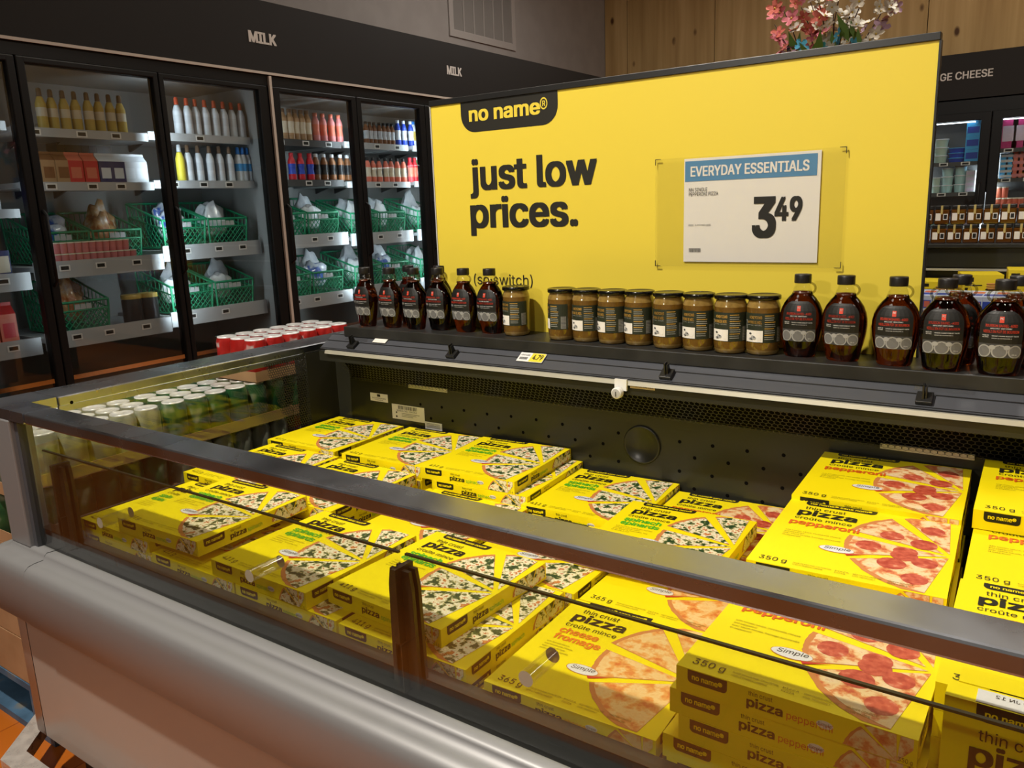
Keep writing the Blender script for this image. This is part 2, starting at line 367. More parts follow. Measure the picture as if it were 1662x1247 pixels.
# bay edges (glass opening) of the left coolers, and the shelf heights of each bay
BAYS = [(1.20, 1.845), (1.928, 2.553), (2.616, 3.218), (3.372, 3.96), (4.05, 4.637), (4.755, 5.34)]
SH = [[1.70, 1.30, .98, .66], [1.68, 1.425, 1.02, .67], [1.69, 1.435, 1.06, .69], [1.695, 1.445, 1.075, .68], [1.70, 1.435, 1.06, .69], [1.70, 1.44, 1.06, .69]]
DO = ['', 'first', 'second', 'third', 'fourth', 'fifth']
for ci, (bays, y0, y1, lab) in enumerate((((0, 1, 2), 1.10, 3.29, 'black framed milk cooler with glass doors, left of the pale vertical seam'),
                                     ((3, 4, 5), 3.305, 5.45, 'black framed milk cooler with glass doors between pale seam and yellow sign'))):
    c = empty('milk_cooler', (-4.35, (y0+y1)/2, 0), 0, lab, 'cooler', 'glass door coolers along the left wall')
    inv = Matrix.Translation((4.35, -(y0+y1)/2, 0))
    def put(mb, name, mats, par=c, inv=inv):
        o = mb.build(name, mats, par); o.matrix_parent_inverse = inv if par is c else Matrix(); return o
    b = MB(); b.box((-4.79, y0, 0), (-4.72, y1, 2.05)).box((-4.72, y0, 0), (-4.06, y1, .30)).box((-4.72, y0, 1.99), (-4.06, y1, 2.05))
    b.box((-4.72, y0, .3), (-4.06, y0+.02, 1.99)).box((-4.72, y1-.02, .3), (-4.06, y1, 1.99))
    put(b, 'cabinet', M['liner'])
    put(MB().box((-4.06, y0, 0), (-3.99, y1, .299)), 'kick_panel', M['frame']); put(MB().box((-4.06, y0, 1.986), (-3.99, y1, 2.045)), 'top_rail', M['frame'])
    if ci == 1: put(MB().box((-3.99, y0-.012, .3), (-3.975, y0+.006, 2.04)), 'seam_strip', M['seam'])
    for k in bays:
        a0, a1 = BAYS[k]
        lo = (BAYS[k-1][1]+a0)/2 if k and k != 3 else (y0 if k == 0 else 3.31); hi = (BAYS[k+1][0]+a1)/2 if k < 5 and k != 2 else (y1 if k == 5 else 3.285)
        b = MB()
        b.bbox((-4.04, lo+.002, .30), (-3.985, a0, 1.985), .006); b.bbox((-4.04, a1, .30), (-3.985, hi-.002, 1.985), .006)
        b.bbox((-4.04, a0-.01, 1.955), (-3.985, a1+.01, 1.985), .006); b.bbox((-4.04, a0-.01, .30), (-3.985, a1+.01, .38), .006)
        d = put(b, 'door', M['frame'])
        MB().box((-4.012, a0-.004, .376), (-4.004, a1+.004, 1.958)).build('glass_pane', M['doorglass'], d)
        MB().box((-4.004, a0, .483), (-4.001, a1, .505)).build('floor_mirror_strip', M['floormirror'], d)  # added polished strip, stands in for the orange floor reflection on the door
        MB().tube([(-3.985, a0-.025, .95), (-3.955, a0-.025, .97), (-3.955, a0-.025, 1.28), (-3.985, a0-.025, 1.30)], .008, 8).build('handle', M['frame'], d)
        for j, z in enumerate(SH[k]):
            b = MB(); dark = k in (3,) and j < 2
            thick = .022
            b.box((-4.70, a0-.03, z-.012), (-4.16, a1+.03, z+.012))
            if j >= 2: b.box((-4.16, a0-.03, z-.05), (-4.145, a1+.03, z+.035))
            else: b.box((-4.16, a0-.03, z-.028), (-4.145, a1+.03, z+.014))
            for t in (.16, .5, .8):
                if random.random() < .85: price_tag(b, (-4.145, a0+(a1-a0)*(t+R(-.06, .06)), z-(.0 if j >= 2 else .008)), (0, 1, 0), (0, 0, 1))
            for t in (.3, .62): yy = a0+(a1-a0)*t; b.prism([(-4.70, yy, z-.012), (-4.56, yy, z-.012), (-4.70, yy, z-.05)], (0, .012, 0), 3)
            put(b, 'shelf', [M['shelfdark'] if dark else M['shelf'], M['white'], M['ink'], M['shelfdark']])
def led(name, x, y0, z, power, dirx=-1, sy=1.5):
    return area(name, (x, y0, z), (x-.4, y0+(.30 if abs(y0-2.60) < .01 else 0), z), .02, power, (.78, .9, 1), sy)
for y, pw in ((1.15, 2), (1.885, .7), (2.60, 4.6), (3.28, 4.2), (3.34, 2.6), (4.0, 3.6), (4.70, 4.5), (5.4, 2)):
    o = led('cooler_led', -4.075, y, 1.3, pw, sy=1.25)
# ================================================================ freezer island
FX0, FX1 = -1.86, 1.30
fz = empty('chest_freezer', (-.3, 1.65, 0), 0, 'long steel and glass chest freezer full of yellow pizza boxes', 'freezer')
INV = Matrix.Translation((.3, -1.65, 0))
def fpart(mb, name, mats, par=None):
    o = mb.build(name, mats, par or fz); o.matrix_parent_inverse = INV if par is None else Matrix(); return o
def path(r=.06, off=0, x1=FX1):
    # outline of the case front, round the corner and along its left end
    P = [(x1, .64, 0, 1)]
    P.append((-1.657, .64, 0, 1))
    cx, cy = FX0+r, .64+r
    for i in range(9):
        a = math.radians(270-90*i/8); P.append((cx+r*math.cos(a), cy+r*math.sin(a), -math.cos(a), -math.sin(a)))
    P.append((FX0, 2.66-r, 1, 0)); return P
prof = [(.070, .585), (.052, .586), (.047, .581), (.044, .574), (.026, .5735), (.014, .571), (.006, .564), (.002, .553), (0, .54), (0, .452), (.004, .446), (.035, .444)]
PP = path()
fpart(MB().sweep(PP[:2], prof), 'front_bumper', M['silver'])
fpart(MB().sweep([(-1.660, .64, 0, 1)]+PP[2:], [(o+.0015, z) for o, z in prof]), 'corner_bumper', M['silver'])
fpart(MB().sweep([(-1.6602, .6425, 0, 1), (-1.6568, .6425, 0, 1)], prof), 'seam_gap', M['hole'])
low = [(.034, .446), (.034, .135), (.040, .130), (.08, .130)]
fpart(MB().sweep([(FX1, .64, 0, 1), (-1.765, .64, 0, 1)], low, smooth=False), 'lower_panel', M['beige'])
fpart(MB().sweep([(-1.768, .64, 0, 1)]+PP[2:], low), 'corner_panel', M['beige'])
fpart(MB().box((FX0+.1, .74, 0), (FX1, 2.56, .14)), 'kick_base', M['blackmatte'])
# price strip with a dark end under the bumper
fpart(MB().box((-1.55, .668, .425), (-1.36, .6745, .436)).box((-1.36, .667, .421), (-1.352, .6745, .437), 1), 'name_strip', [M['beige'], M['black']])
# steel top rails, front and end, with mitred corner block
RZ, RB = .88, .858
fpart(MB().bbox((-1.654, .692, RB), (FX1, .750, RZ), .0035), 'front_rail', M['steel'])
b = MB(); q = [(FX0+.004, .692), (-1.658, .692), (-1.658, .750), (-1.745, .750), (-1.745, .80), (FX0+.004, .80)]
b.prism([(x, y, RB) for x, y in q], (0, 0, RZ-RB)); fpart(b, 'corner_rail', M['steel'])
b = MB().bbox((FX0+.004, .803, RB-.0), (-1.745, 1.66, RZ), .003); b.box((-1.752, .803, RB-.012), (-1.745, 1.47, RB+.001)); b.disc((-1.7448, .83, .862), Y_, Z_, .004, n=10, mi=1)
fpart(b, 'end_rail', [M['steel'], M['hole']])
fpart(MB().bbox((FX0+.004, 1.66, RB), (-1.745, 2.62, RZ), .003), 'end_rail', M['steel'])
fpart(MB().bbox((-1.745, 2.562, RB), (FX1, 2.62, RZ), .0035), 'rear_rail', M['steel'])
# corner posts
fpart(MB().bbox((-1.802, .690, .584), (-1.722, .712, RB), .003).box((-1.722, .700, .584), (-1.708, .716, RB), 1), 'corner_post', [M['silver'], M['grey']])
fpart(MB().bbox((-1.802, .712, .584), (-1.780, .76, RB), .003), 'corner_post', M['silver'])
# glazing
fpart(MB().box((-1.708, .708, .580), (FX1, .714, RB+.004)), 'front_glass', M['glass'])
fpart(MB().box((-1.800, .765, .590), (-1.794, 1.46, RB+.004)), 'end_glass', M['glass'])
for x0, x1, zt in ((-1.70, -.716, .786), (-.704, .19, .786), (.202, FX1, .786)): fpart(MB().box((x0, .735, .585), (x1, .739, zt)), 'inner_glass', M['glass'])
M['edge'] = mat('glass_edge', (.05, .055, .02), .3)
for x0, x1 in ((-1.70, -.716), (-.704, .19), (.202, FX1)): fpart(MB().box((x0, .7347, .7852), (x1, .7393, .7880)), 'glass_edge', M['edge'])
M['brown'] = mat('dark_bracket', (.030, .022, .012), .35)
for x in (-1.632, -.710, .196):
    b = MB(); b.prism([(x-.024, .728, .59), (x+.024, .728, .59), (x+.021, .728, .74), (x+.017, .728, .765), (x-.017, .728, .765), (x-.021, .728, .74)], (0, .006, 0))
    b.prism([(x-.024, .741, .59), (x+.024, .741, .59), (x+.021, .741, .74), (x+.017, .741, .765), (x-.017, .741, .765), (x-.021, .741, .74)], (0, .006, 0))
    b.box((x-.004, .716, .59), (x+.004, .752, .770)); b.prism([(x-.006, .716, .585), (x-.006, .762, .585), (x-.006, .748, .66), (x-.006, .716, .66)], (.012, 0, 0))
    fpart(b, 'glass_bracket', M['brown'])
for x, z in ((-1.468, .683), (-1.024, .684), (-.498, .679), (.40, .68)):
    b = MB(); n = 20
    b.lathe([(.0105, 0), (.0105, .062)], n=n, cap=False, mi=0); b.lathe([(.0085, 0), (.0085, .062)], n=n, cap=False, mi=0); b.disc((0, 0, 0), X_, Y_, .0105, mi=1); b.disc((0, 0, .062), X_, Y_, .0105, mi=2)
    o = fpart(b, 'clear_tube', [M['clear'], mat('tube_end', (.62, .60, .52), .3), M['lgrey']]); o.location = (x, .7145, z); o.rotation_euler = (-math.pi/2, 0, 0)
# inner well
WY = 1.585
b = MB(); b.box((-1.79, .742, .40), (FX1, .765, .60)); b.box((-1.79, .742, .38), (FX1, WY, .44)); b.box((-1.775, 1.10, .44), (FX1, WY, .53)); b.box((-1.795, .742, .40), (-1.775, WY, .588))
fpart(b, 'well_liner', M['well'])
fpart(MB().box((-1.79, 1.735, .40), (FX1, 2.55, .62)), 'well_liner', M['well'])
fpart(MB().box((-1.74, 2.56, .14), (FX1, 2.60, RB)), 'rear_panel', M['silver'])
# black centre wall: hole rows, round cover, honeycomb grille, ticket rail, shelf
CX0 = -1.68
b = MB(); b.box((CX0, WY, .40), (FX1, 1.735, .775)); b.box((CX0, WY-.004, .752), (FX1, WY, .775))
for r, (z, dx) in enumerate(((.725, 0), (.690, .035), (.655, 0), (.62, .035))):
    k = 0; x = -1.42+dx
    while x < .6:
        if abs(x+.742) > .055 or abs(z-.70) > .055: b.disc((x, WY-.0006, z+R(-.002, .002)), X_, Z_, .0042, n=10, mi=1)
        x += .075
fpart(b, 'centre_wall', [M['well'], M['hole']])
b = MB().lathe([(.045, 0), (.045, .004), (.041, .006), (.039, .003), (0.001, .004)], n=32, cap=False)
o = fpart(b, 'round_cover', M['well']); o.location = (-.760, WY, .704); o.rotation_euler = (math.pi/2, 0, 0)
def hexgrid(mb, o, ux, uy, w, h, p, t, mi=0, keep=None):
    # honeycomb lattice filling w x h; p pitch, t wall thickness
    o = Vector(o); ux = Vector(ux); uy = Vector(uy); rows = int(h/(p*.866))+1; cols = int(w/p)+1; r = p/math.sqrt(3)
    for j in range(rows):
        for i in range(cols):
            x = (i+.5*(j % 2))*p; y = j*p*.866
            if x > w or y > h or (keep and not keep(x, y)): continue
            vo = []; vi = []
            for k in range(6):
                a = math.radians(30+60*k); vo.append(o+ux*(x+math.cos(a)*r)+uy*(y+math.sin(a)*r)); vi.append(o+ux*(x+math.cos(a)*(r-t))+uy*(y+math.sin(a)*(r-t)))
            mb.add(vo+vi, [(k, (k+1) % 6, 6+(k+1) % 6, 6+k) for k in range(6)], mi)
b = MB(); ga = Vector((CX0+.02, 1.568, .778)); gb = Vector((CX0+.02, 1.502, .866)); gu = (gb-ga).normalized()
hexgrid(b, ga, X_, gu, FX1-CX0-.02, (gb-ga).length, .0118, .0009)
bk = Vector((0, .014, 0)); b.poly([ga+bk, ga+bk+X_*(FX1-CX0-.02), gb+bk+X_*(FX1-CX0-.02), gb+bk], 1)
fpart(b, 'honeycomb_grille', [mat('grille_plastic', (.035, .035, .032), .3), M['hole']])
fpart(MB().prism([(CX0, 1.474, .846), (CX0, 1.505, .866), (CX0, 1.60, .866), (CX0, 1.60, .878), (CX0, 1.474, .872)], (FX1-CX0, 0, 0)), 'nose_panel', M['well'])
fpart(MB().prism([(CX0+.03, 1.466, .868), (CX0+.03, 1.476, .866), (CX0+.03, 1.478, .876), (CX0+.03, 1.468, .8765)], (FX1-CX0-.03, 0, 0)), 'pale_trim', M['alu'])
tr0, tr1 = Vector((0, 1.478, .879)), Vector((0, 1.532, .912))
td = (tr1-tr0).normalized(); tn = X_.cross(td)
mid = tr0.lerp(tr1, .52)
b = MB(); b.prism([Vector((CX0, 0, 0))+p for p in (tr0-tn*.006, tr1-tn*.006, tr1, tr0)], (FX1-CX0, 0, 0))
b.poly([Vector((CX0, 0, 0))+mid+tn*.0006, Vector((FX1, 0, 0))+mid+tn*.0006, Vector((FX1, 0, 0))+mid+td*.0028+tn*.0006, Vector((CX0, 0, 0))+mid+td*.0028+tn*.0006], 1)
for e in (tr0+td*.002, tr1-td*.004): b.poly([Vector((CX0, 0, 0))+e+tn*.0006, Vector((FX1, 0, 0))+e+tn*.0006, Vector((FX1, 0, 0))+e+td*.002+tn*.0006, Vector((CX0, 0, 0))+e+td*.002+tn*.0006], 1)
fpart(b, 'ticket_rail', [M['grey'], M['black']])
SZ = .935
M['shelfblk'] = noisy('black_shelf', [(.3, (.014, .014, .013)), (.7, (.03, .03, .028))], 14, 3, .38)
fpart(MB().bbox((-1.628, 1.522, .908), (FX1, 1.80, SZ), .002).box((CX0, 1.60, .77), (FX1, 1.735, .91)), 'centre_shelf', M['shelfblk'])
# perforated end screen
b = MB(); hexgrid(b, (-1.742, 1.34, .46), Y_, Z_, .225, .395, .0075, .0011, keep=lambda x, y: x > .10-.30*(y-.05) or x > .12)
fpart(b, 'perforated_screen', mat('perforated_plastic', (.025, .024, .02), .4))
fpart(MB().box((-1.793, 1.48, .44), (-1.744, 1.60, .857)).box((-1.744, 1.588, .44), (CX0, 1.60, .857)), 'end_block', M['well'])
# ---- small fittings on the ticket rail and centre wall (each can be pulled off: things)
def rail_pt(x, k, off=.001): p = tr0.lerp(tr1, k)+tn*off; p.x = x; return p
clip_labels = ['black ticket clip at the left end of the ticket rail', 'black ticket clip in front of the left syrup bottles', 'black ticket clip below the honey jars', 'black ticket clip below the right hand syrup bottles']
for (px, py), lab in zip(((576, 562), (737, 572), (1085, 604), (1502, 641)), clip_labels):
    x = at(px, py, Y=1.50).x; o = rail_pt(x, .30)
    e = empty('ticket_clip', o, 0, lab, 'clip', 'ticket clips on the rail')
    Mx = Matrix((X_, td, tn)).transposed(); q = Mx.to_euler()
    b = MB().bbox((-.013, -.012, 0), (.013, .014, .008), .001); b.build('clip_base', M['black'], e, rot=q)
    b = MB().prism([(-.003, -.006, .008), (-.003, .012, .008), (-.003, .016, .026), (-.003, .004, .030)], (.003, 0, 0)); b.prism([(.002, -.004, .008), (.002, .012, .008), (.002, .013, .024), (.002, .004, .026)], (.002, 0, 0)); b.build('jaw', M['black'], e, rot=q)
def card(name, px, w, h, k, lab, draw, mats, cat='tag', lift=.002):
    x = at(px[0], px[1], Y=1.505).x; o = rail_pt(x, k, lift); b = MB(); q = Matrix((X_, td, tn)).transposed().to_euler()
    b.box((-w/2, -h/2, 0), (w/2, h/2, .0012), 0); draw(b)
    ob = b.build(name, mats, loc=o, rot=q); return tag(ob, lab, cat)
def d479(b):
    b.poly([(-.002, -.014, .0015), (.034, -.014, .0015), (.034, .014, .0015), (-.002, .014, .0015)], 1)
    b.text('4.79', (.004, -.007, .0018), X_, Y_, .016, 2, .03, width=.026)
    for i in range(10): b.box((-.03+i*.0022, -.009, .0012), (-.0288+i*.0022, -.001, .0016), 2)
    b.text('HONEYCOMB', (-.031, .004, .0016), X_, Y_, .005, 2, .01, width=.024)
card('shelf_price_tag', (862, 574), .070, .030, .55, 'white and yellow shelf price tag reading 4.79 below the honey jars', d479, [M['white'], mat('tag_yellow', (.80, .66, .04), .5), M['ink']])
card('paper_slip', (612, 553), .046, .016, .74, 'curled pale paper slip beside the leftmost ticket clip', lambda b: b.box((-.018, -.003, .0012), (.012, .003, .0016), 0), [M['paper'], M['ink']], 'paper')
card('clear_ticket_sleeve', (575, 552), .08, .026, .80, 'empty clear ticket sleeve at the left end of the rail', lambda b: None, [M['film']], 'sleeve')
card('clear_ticket_sleeve', (1532, 633), .092, .032, .84, 'empty clear ticket sleeve below the right hand syrup bottles', lambda b: None, [M['film']], 'sleeve', .006)
# thermometer clipped under the trim
x = at(1006, 633, Y=1.468).x
t = empty('thermometer', (x, 1.462, .852), 0, 'round white dial thermometer clipped below the ticket rail', 'thermometer')
o = MB().lathe([(.012, 0), (.012, .010), (.0105, .012), (.0001, .013)], n=24, cap=False).lathe([(.0095, .0125), (.0001, .0133)], n=20, mi=1, cap=False).build('dial', [M['white'], M['lgrey']], t, rot=(math.pi/2, 0, 0))
MB().box((-.010, .001, .004), (.018, .006, .028)).build('clip_plate', M['white'], t)
MB().box((-.0005, -.0145, -.006), (.0008, -.0135, .004)).build('needle', M['ink'], t)
# labels
def wlabel(name, c0, c1, Y, lab, draw, mat0, cat='label'):
    a = at(*c0, Y=Y); c = at(*c1, Y=Y); w, h = c.x-a.x, a.z-c.z; b = MB(); b.box((0, -.0008, -h), (w, 0, 0), 0); draw(b, w, h)
    return tag(b.build(name, [mat0, M['ink']], loc=(a.x, Y, a.z)), lab, cat)
def dsys(b, w, h): b.text('SYSTEM 1&9', (w*.22, -.0012, -h*.72), X_, Z_, h*.42, 1, .01, width=w*.72)
wlabel('tape_label', (1023, 622), (1063, 634), 1.4735, 'tan tape label reading SYSTEM under the pale trim', dsys, mat('tan_tape', (.55, .42, .22), .6))
def dbar(b, w, h):
    x = w*.2
    while x < w*.78: b.box((x, -.0012, -h*.3), (x+w*.012, -.0008, -h*.06), 1); x += w*.012*random.choice((2, 2, 3))
    b.text('SERIAL NO. 186206', (w*.15, -.0012, -h*.46), X_, Z_, h*.12, 1, .01, width=w*.62)
    for i in range(3): b.box((w*.3, -.0012, -h*(.56+.1*i)-.001), (w*(.85-.1*i), -.0008, -h*(.56+.1*i)), 1)
    b.disc((w*.14, -.0012, -h*.82), X_, Z_, h*.07, n=10, mi=1); b.disc((w*.14, -.0012, -h*.55), X_, Z_, h*.06, n=10, mi=1)
wlabel('serial_label', (636, 655), (690, 687), WY-.0005, 'cream serial number label with barcode on the black centre wall', dbar, M['paper'])
wlabel('notice_label', (690, 684), (718, 700), WY-.0005, 'small white notice beside the serial number label', lambda b, w, h: [b.box((w*.1, -.0012, -h*(.2+.18*i)-.0008), (w*.88, -.0008, -h*(.2+.18*i)), 1) for i in range(4)], M['white'])
def dmk(b, w, h): b.box((w*.4, -.0012, -h*.40), (w*.58, -.0008, -h*.10), 1); b.text('HUSSMANN', (w*.12, -.0012, -h*.66), X_, Z_, h*.16, 1, .01, width=w*.76); b.text('CANADA', (w*.28, -.0012, -h*.88), X_, Z_, h*.14, 1, .0, width=w*.44)
wlabel('maker_plate', (601, 637), (630, 654), WY-.0005, 'small cream maker plate left of the serial number label', dmk, M['paper'], 'plate')
def strip(px0, px1, lab):
    a = at(*px0, Y=WY-.012); c = at(*px1, Y=WY-.012); b = MB(); z = (a.z+c.z)/2
    b.box((a.x, WY-.0045-.006, z-.005), (c.x, WY-.0045, z+.005))
    tag(b.build('white_strip', [M['alu']]), lab, 'strip')
strip((662, 628), (725, 634), 'short pale plastic strip on the centre wall above the labels'); strip((1428, 725), (1582, 743), 'long pale plastic strip on the centre wall behind the pepperoni boxes')
# ================================================================ yellow sign behind the shelf
SY = 1.648
a = at(699, 172, Y=SY); c = at(1525, 65, Y=SY)
sx0, sx1, szt = a.x, c.x, (a.z+c.z)/2
sg = empty('promotion_sign', ((sx0+sx1)/2, SY+.008, SZ), 0, 'large yellow sign with black lettering standing on the freezer shelf', 'sign')
SI = Matrix.Translation((-(sx0+sx1)/2, -SY-.008, -SZ))
def spart(mb, name, mats): o = mb.build(name, mats, sg); o.matrix_parent_inverse = SI; return o
b = MB(); b.box((sx0, SY, SZ), (sx1, SY+.014, szt), 0)
f1 = SY-.0005
def sp(px, py, d=0): p = at(px, py, Y=SY); return Vector((p.x, f1-d, p.z))
# black tab with round lower corners
L, Rr, T, B = sp(747, 160).x, sp(905, 150).x, szt, (sp(790, 213).z+sp(860, 205).z)/2
rr = .042; pts = [(L, T), (L, B+rr)]
for i in range(1, 9): q = math.radians(180+90*i/8); pts.append((L+rr+rr*math.cos(q), B+rr+rr*math.sin(q)))
for i in range(9): q = math.radians(270+90*i/8); pts.append((Rr-rr+rr*math.cos(q), B+rr+rr*math.sin(q)))
pts.append((Rr, T)); b.poly([(x, f1, z) for x, z in pts], 1)
def st(body, p0, p1, cap, mi, bold=.03, d=.0006, capz=None):
    o = sp(*p0, d); e = sp(*p1, d); z = (o.z+e.z)/2
    b.text(body, (o.x, o.y, z), X_, Z_, cap, mi, bold, width=e.x-o.x)
st('no name', (763, 196), (876, 186), .033, 0, .036)
b.text('®', sp(877, 184, .0006), X_, Z_, .034, 0, .0, width=sp(889, 178).x-sp(877, 184).x)
st('just low', (766, 307), (967, 299), .070, 1, .036)
st('prices.', (767, 370), (936, 364), .070, 1, .036)
st('(so·switch)', (770, 463), (865, 462), .026, 1, .012)
spart(b, 'sign_panel', [M['yellow'], M['ink']])
spart(MB().bbox((sx0-.003, SY-.004, szt-.001), (sx1+.002, SY+.018, szt+.0125), .001), 'top_trim', M['black'])
spart(MB().box((sx1, SY-.002, SZ), (sx1+.0035, SY+.016, szt)), 'end_trim', M['black']); spart(MB().box((sx0-.0035, SY-.002, SZ), (sx0, SY+.016, szt)), 'end_trim', M['lgrey'])
a, c = sp(1066, 258), sp(1364, 435); c2 = sp(1377, 240)
hx0, hx1, hz0, hz1 = a.x, (c.x+c2.x)/2, (sp(1064, 431).z+c.z)/2, (a.z+c2.z)/2
b = MB().box((hx0, SY-.0065, hz0), (hx1, SY-.0055, hz1))
for x0, x1 in ((hx0, hx0+.012), (hx1-.012, hx1)):
    for z in (hz0, hz1): b.box((x0, SY-.007, z-.0006), (x1, SY-.0052, z+.0006), 1)
for x in (hx0, hx1):
    for z0, z1 in ((hz0, hz0+.012), (hz1-.012, hz1)): b.box((x-.0006, SY-.007, z0), (x+.0006, SY-.0052, z1), 1)
spart(b, 'card_holder', [M['film'], M['ink']])
a, c, c2, a2 = sp(1113, 257), sp(1327, 427), sp(1334, 245), sp(1109, 424)
x0, x1, z1, z0 = (a.x+a2.x)/2, (c.x+c2.x)/2, (a.z+c2.z)/2, (a2.z+c.z)/2
W, H = x1-x0, z1-z0
b = MB().box((0, -.0012, 0), (W, 0, H), 0); y = -.0018
b.poly([(W*.008, y, H*.782), (W*.975, y, H*.782), (W*.975, y, H*.975), (W*.008, y, H*.975)], 1)
y -= .0005
b.text('EVERYDAY ESSENTIALS', (W*.055, y, H*.83), X_, Z_, H*.092, 0, .03, width=W*.865)
b.text('NN SINGLE', (W*.04, y, H*.685), X_, Z_, H*.034, 2, .012, width=W*.145); b.text('PEPPERONI PIZZA', (W*.04, y, H*.643), X_, Z_, H*.034, 2, .012, width=W*.23)
b.text('350G · 0.997 PER 100G', (W*.04, y, H*.352), X_, Z_, H*.016, 2, .0, width=W*.175)
b.text('3', (W*.545, y, H*.245), X_, Z_, H*.355, 2, .045, width=W*.145); b.text('49', (W*.70, y, H*.392), X_, Z_, H*.205, 2, .045, width=W*.178)
for x in range(22): b.poly([(W*(.045+x*.0043), y, H*.095), (W*(.045+x*.0043+random.choice((.0015, .003))), y, H*.095), (W*(.045+x*.0043+.002), y, H*.135), (W*(.045+x*.0043), y, H*.135)], 2)
tag(b.build('price_card', [M['paper'], M['blue'], M['ink']], loc=(x0, SY-.0022, z0)), 'white price card reading EVERYDAY ESSENTIALS and 3.49 held on the yellow sign', 'card')

# ================================================================ syrup bottles
M['amber'] = mat('dark_syrup', (.055, .011, .002), .06, spec=.6, coat=1)
m = M['syrup'] = mat('syrup_in_glass', (.105, .018, .0015), .02, trans=1, ior=1.38)
M['neckglass'] = pane('neck_glass', (.93, .93, .88), 1.0, .02)
M['loopglass'] = pane('loop_glass', (.70, .69, .60), 1.0, .02)
M['cap'] = mat('black_cap', (.012, .011, .011), .38)
M['labelblack'] = mat('label_black', (.010, .010, .009), .45)
M['barrel'] = mat('label_grey', (.36, .36, .35), .6); M['barreldk'] = mat('label_dark_grey', (.055, .055, .055), .6); M['barrelmid'] = mat('label_mid_grey', (.16, .16, .16), .6); M['lred'] = mat('label_red', (.62, .055, .025), .5)
BPROF = [(.001, 0), (.026, 0), (.029, .002), (.031, .008), (.0325, .020), (.036, .034), (.0395, .052), (.041, .068), (.0405, .080), (.038, .092), (.033, .104), (.026, .114), (.0195, .121), (.0175, .127)]
def brad(z):
    for (r0, z0), (r1, z1) in zip(BPROF, BPROF[1:]):
        if z0 <= z <= z1: return r0+(r1-r0)*(z-z0)/(z1-z0 or 1)
    return .017
FL = .60
def body_wrap(p):
    # p: (x along arc, y, z) laid on the flattened body, front towards -y
    r = brad(p.z); s = max(-1.25, min(1.25, p.x/r)); e = .0006-p.y
    return Vector(((r+e)*math.sin(s), -(r*FL+e)*math.cos(s), p.z))
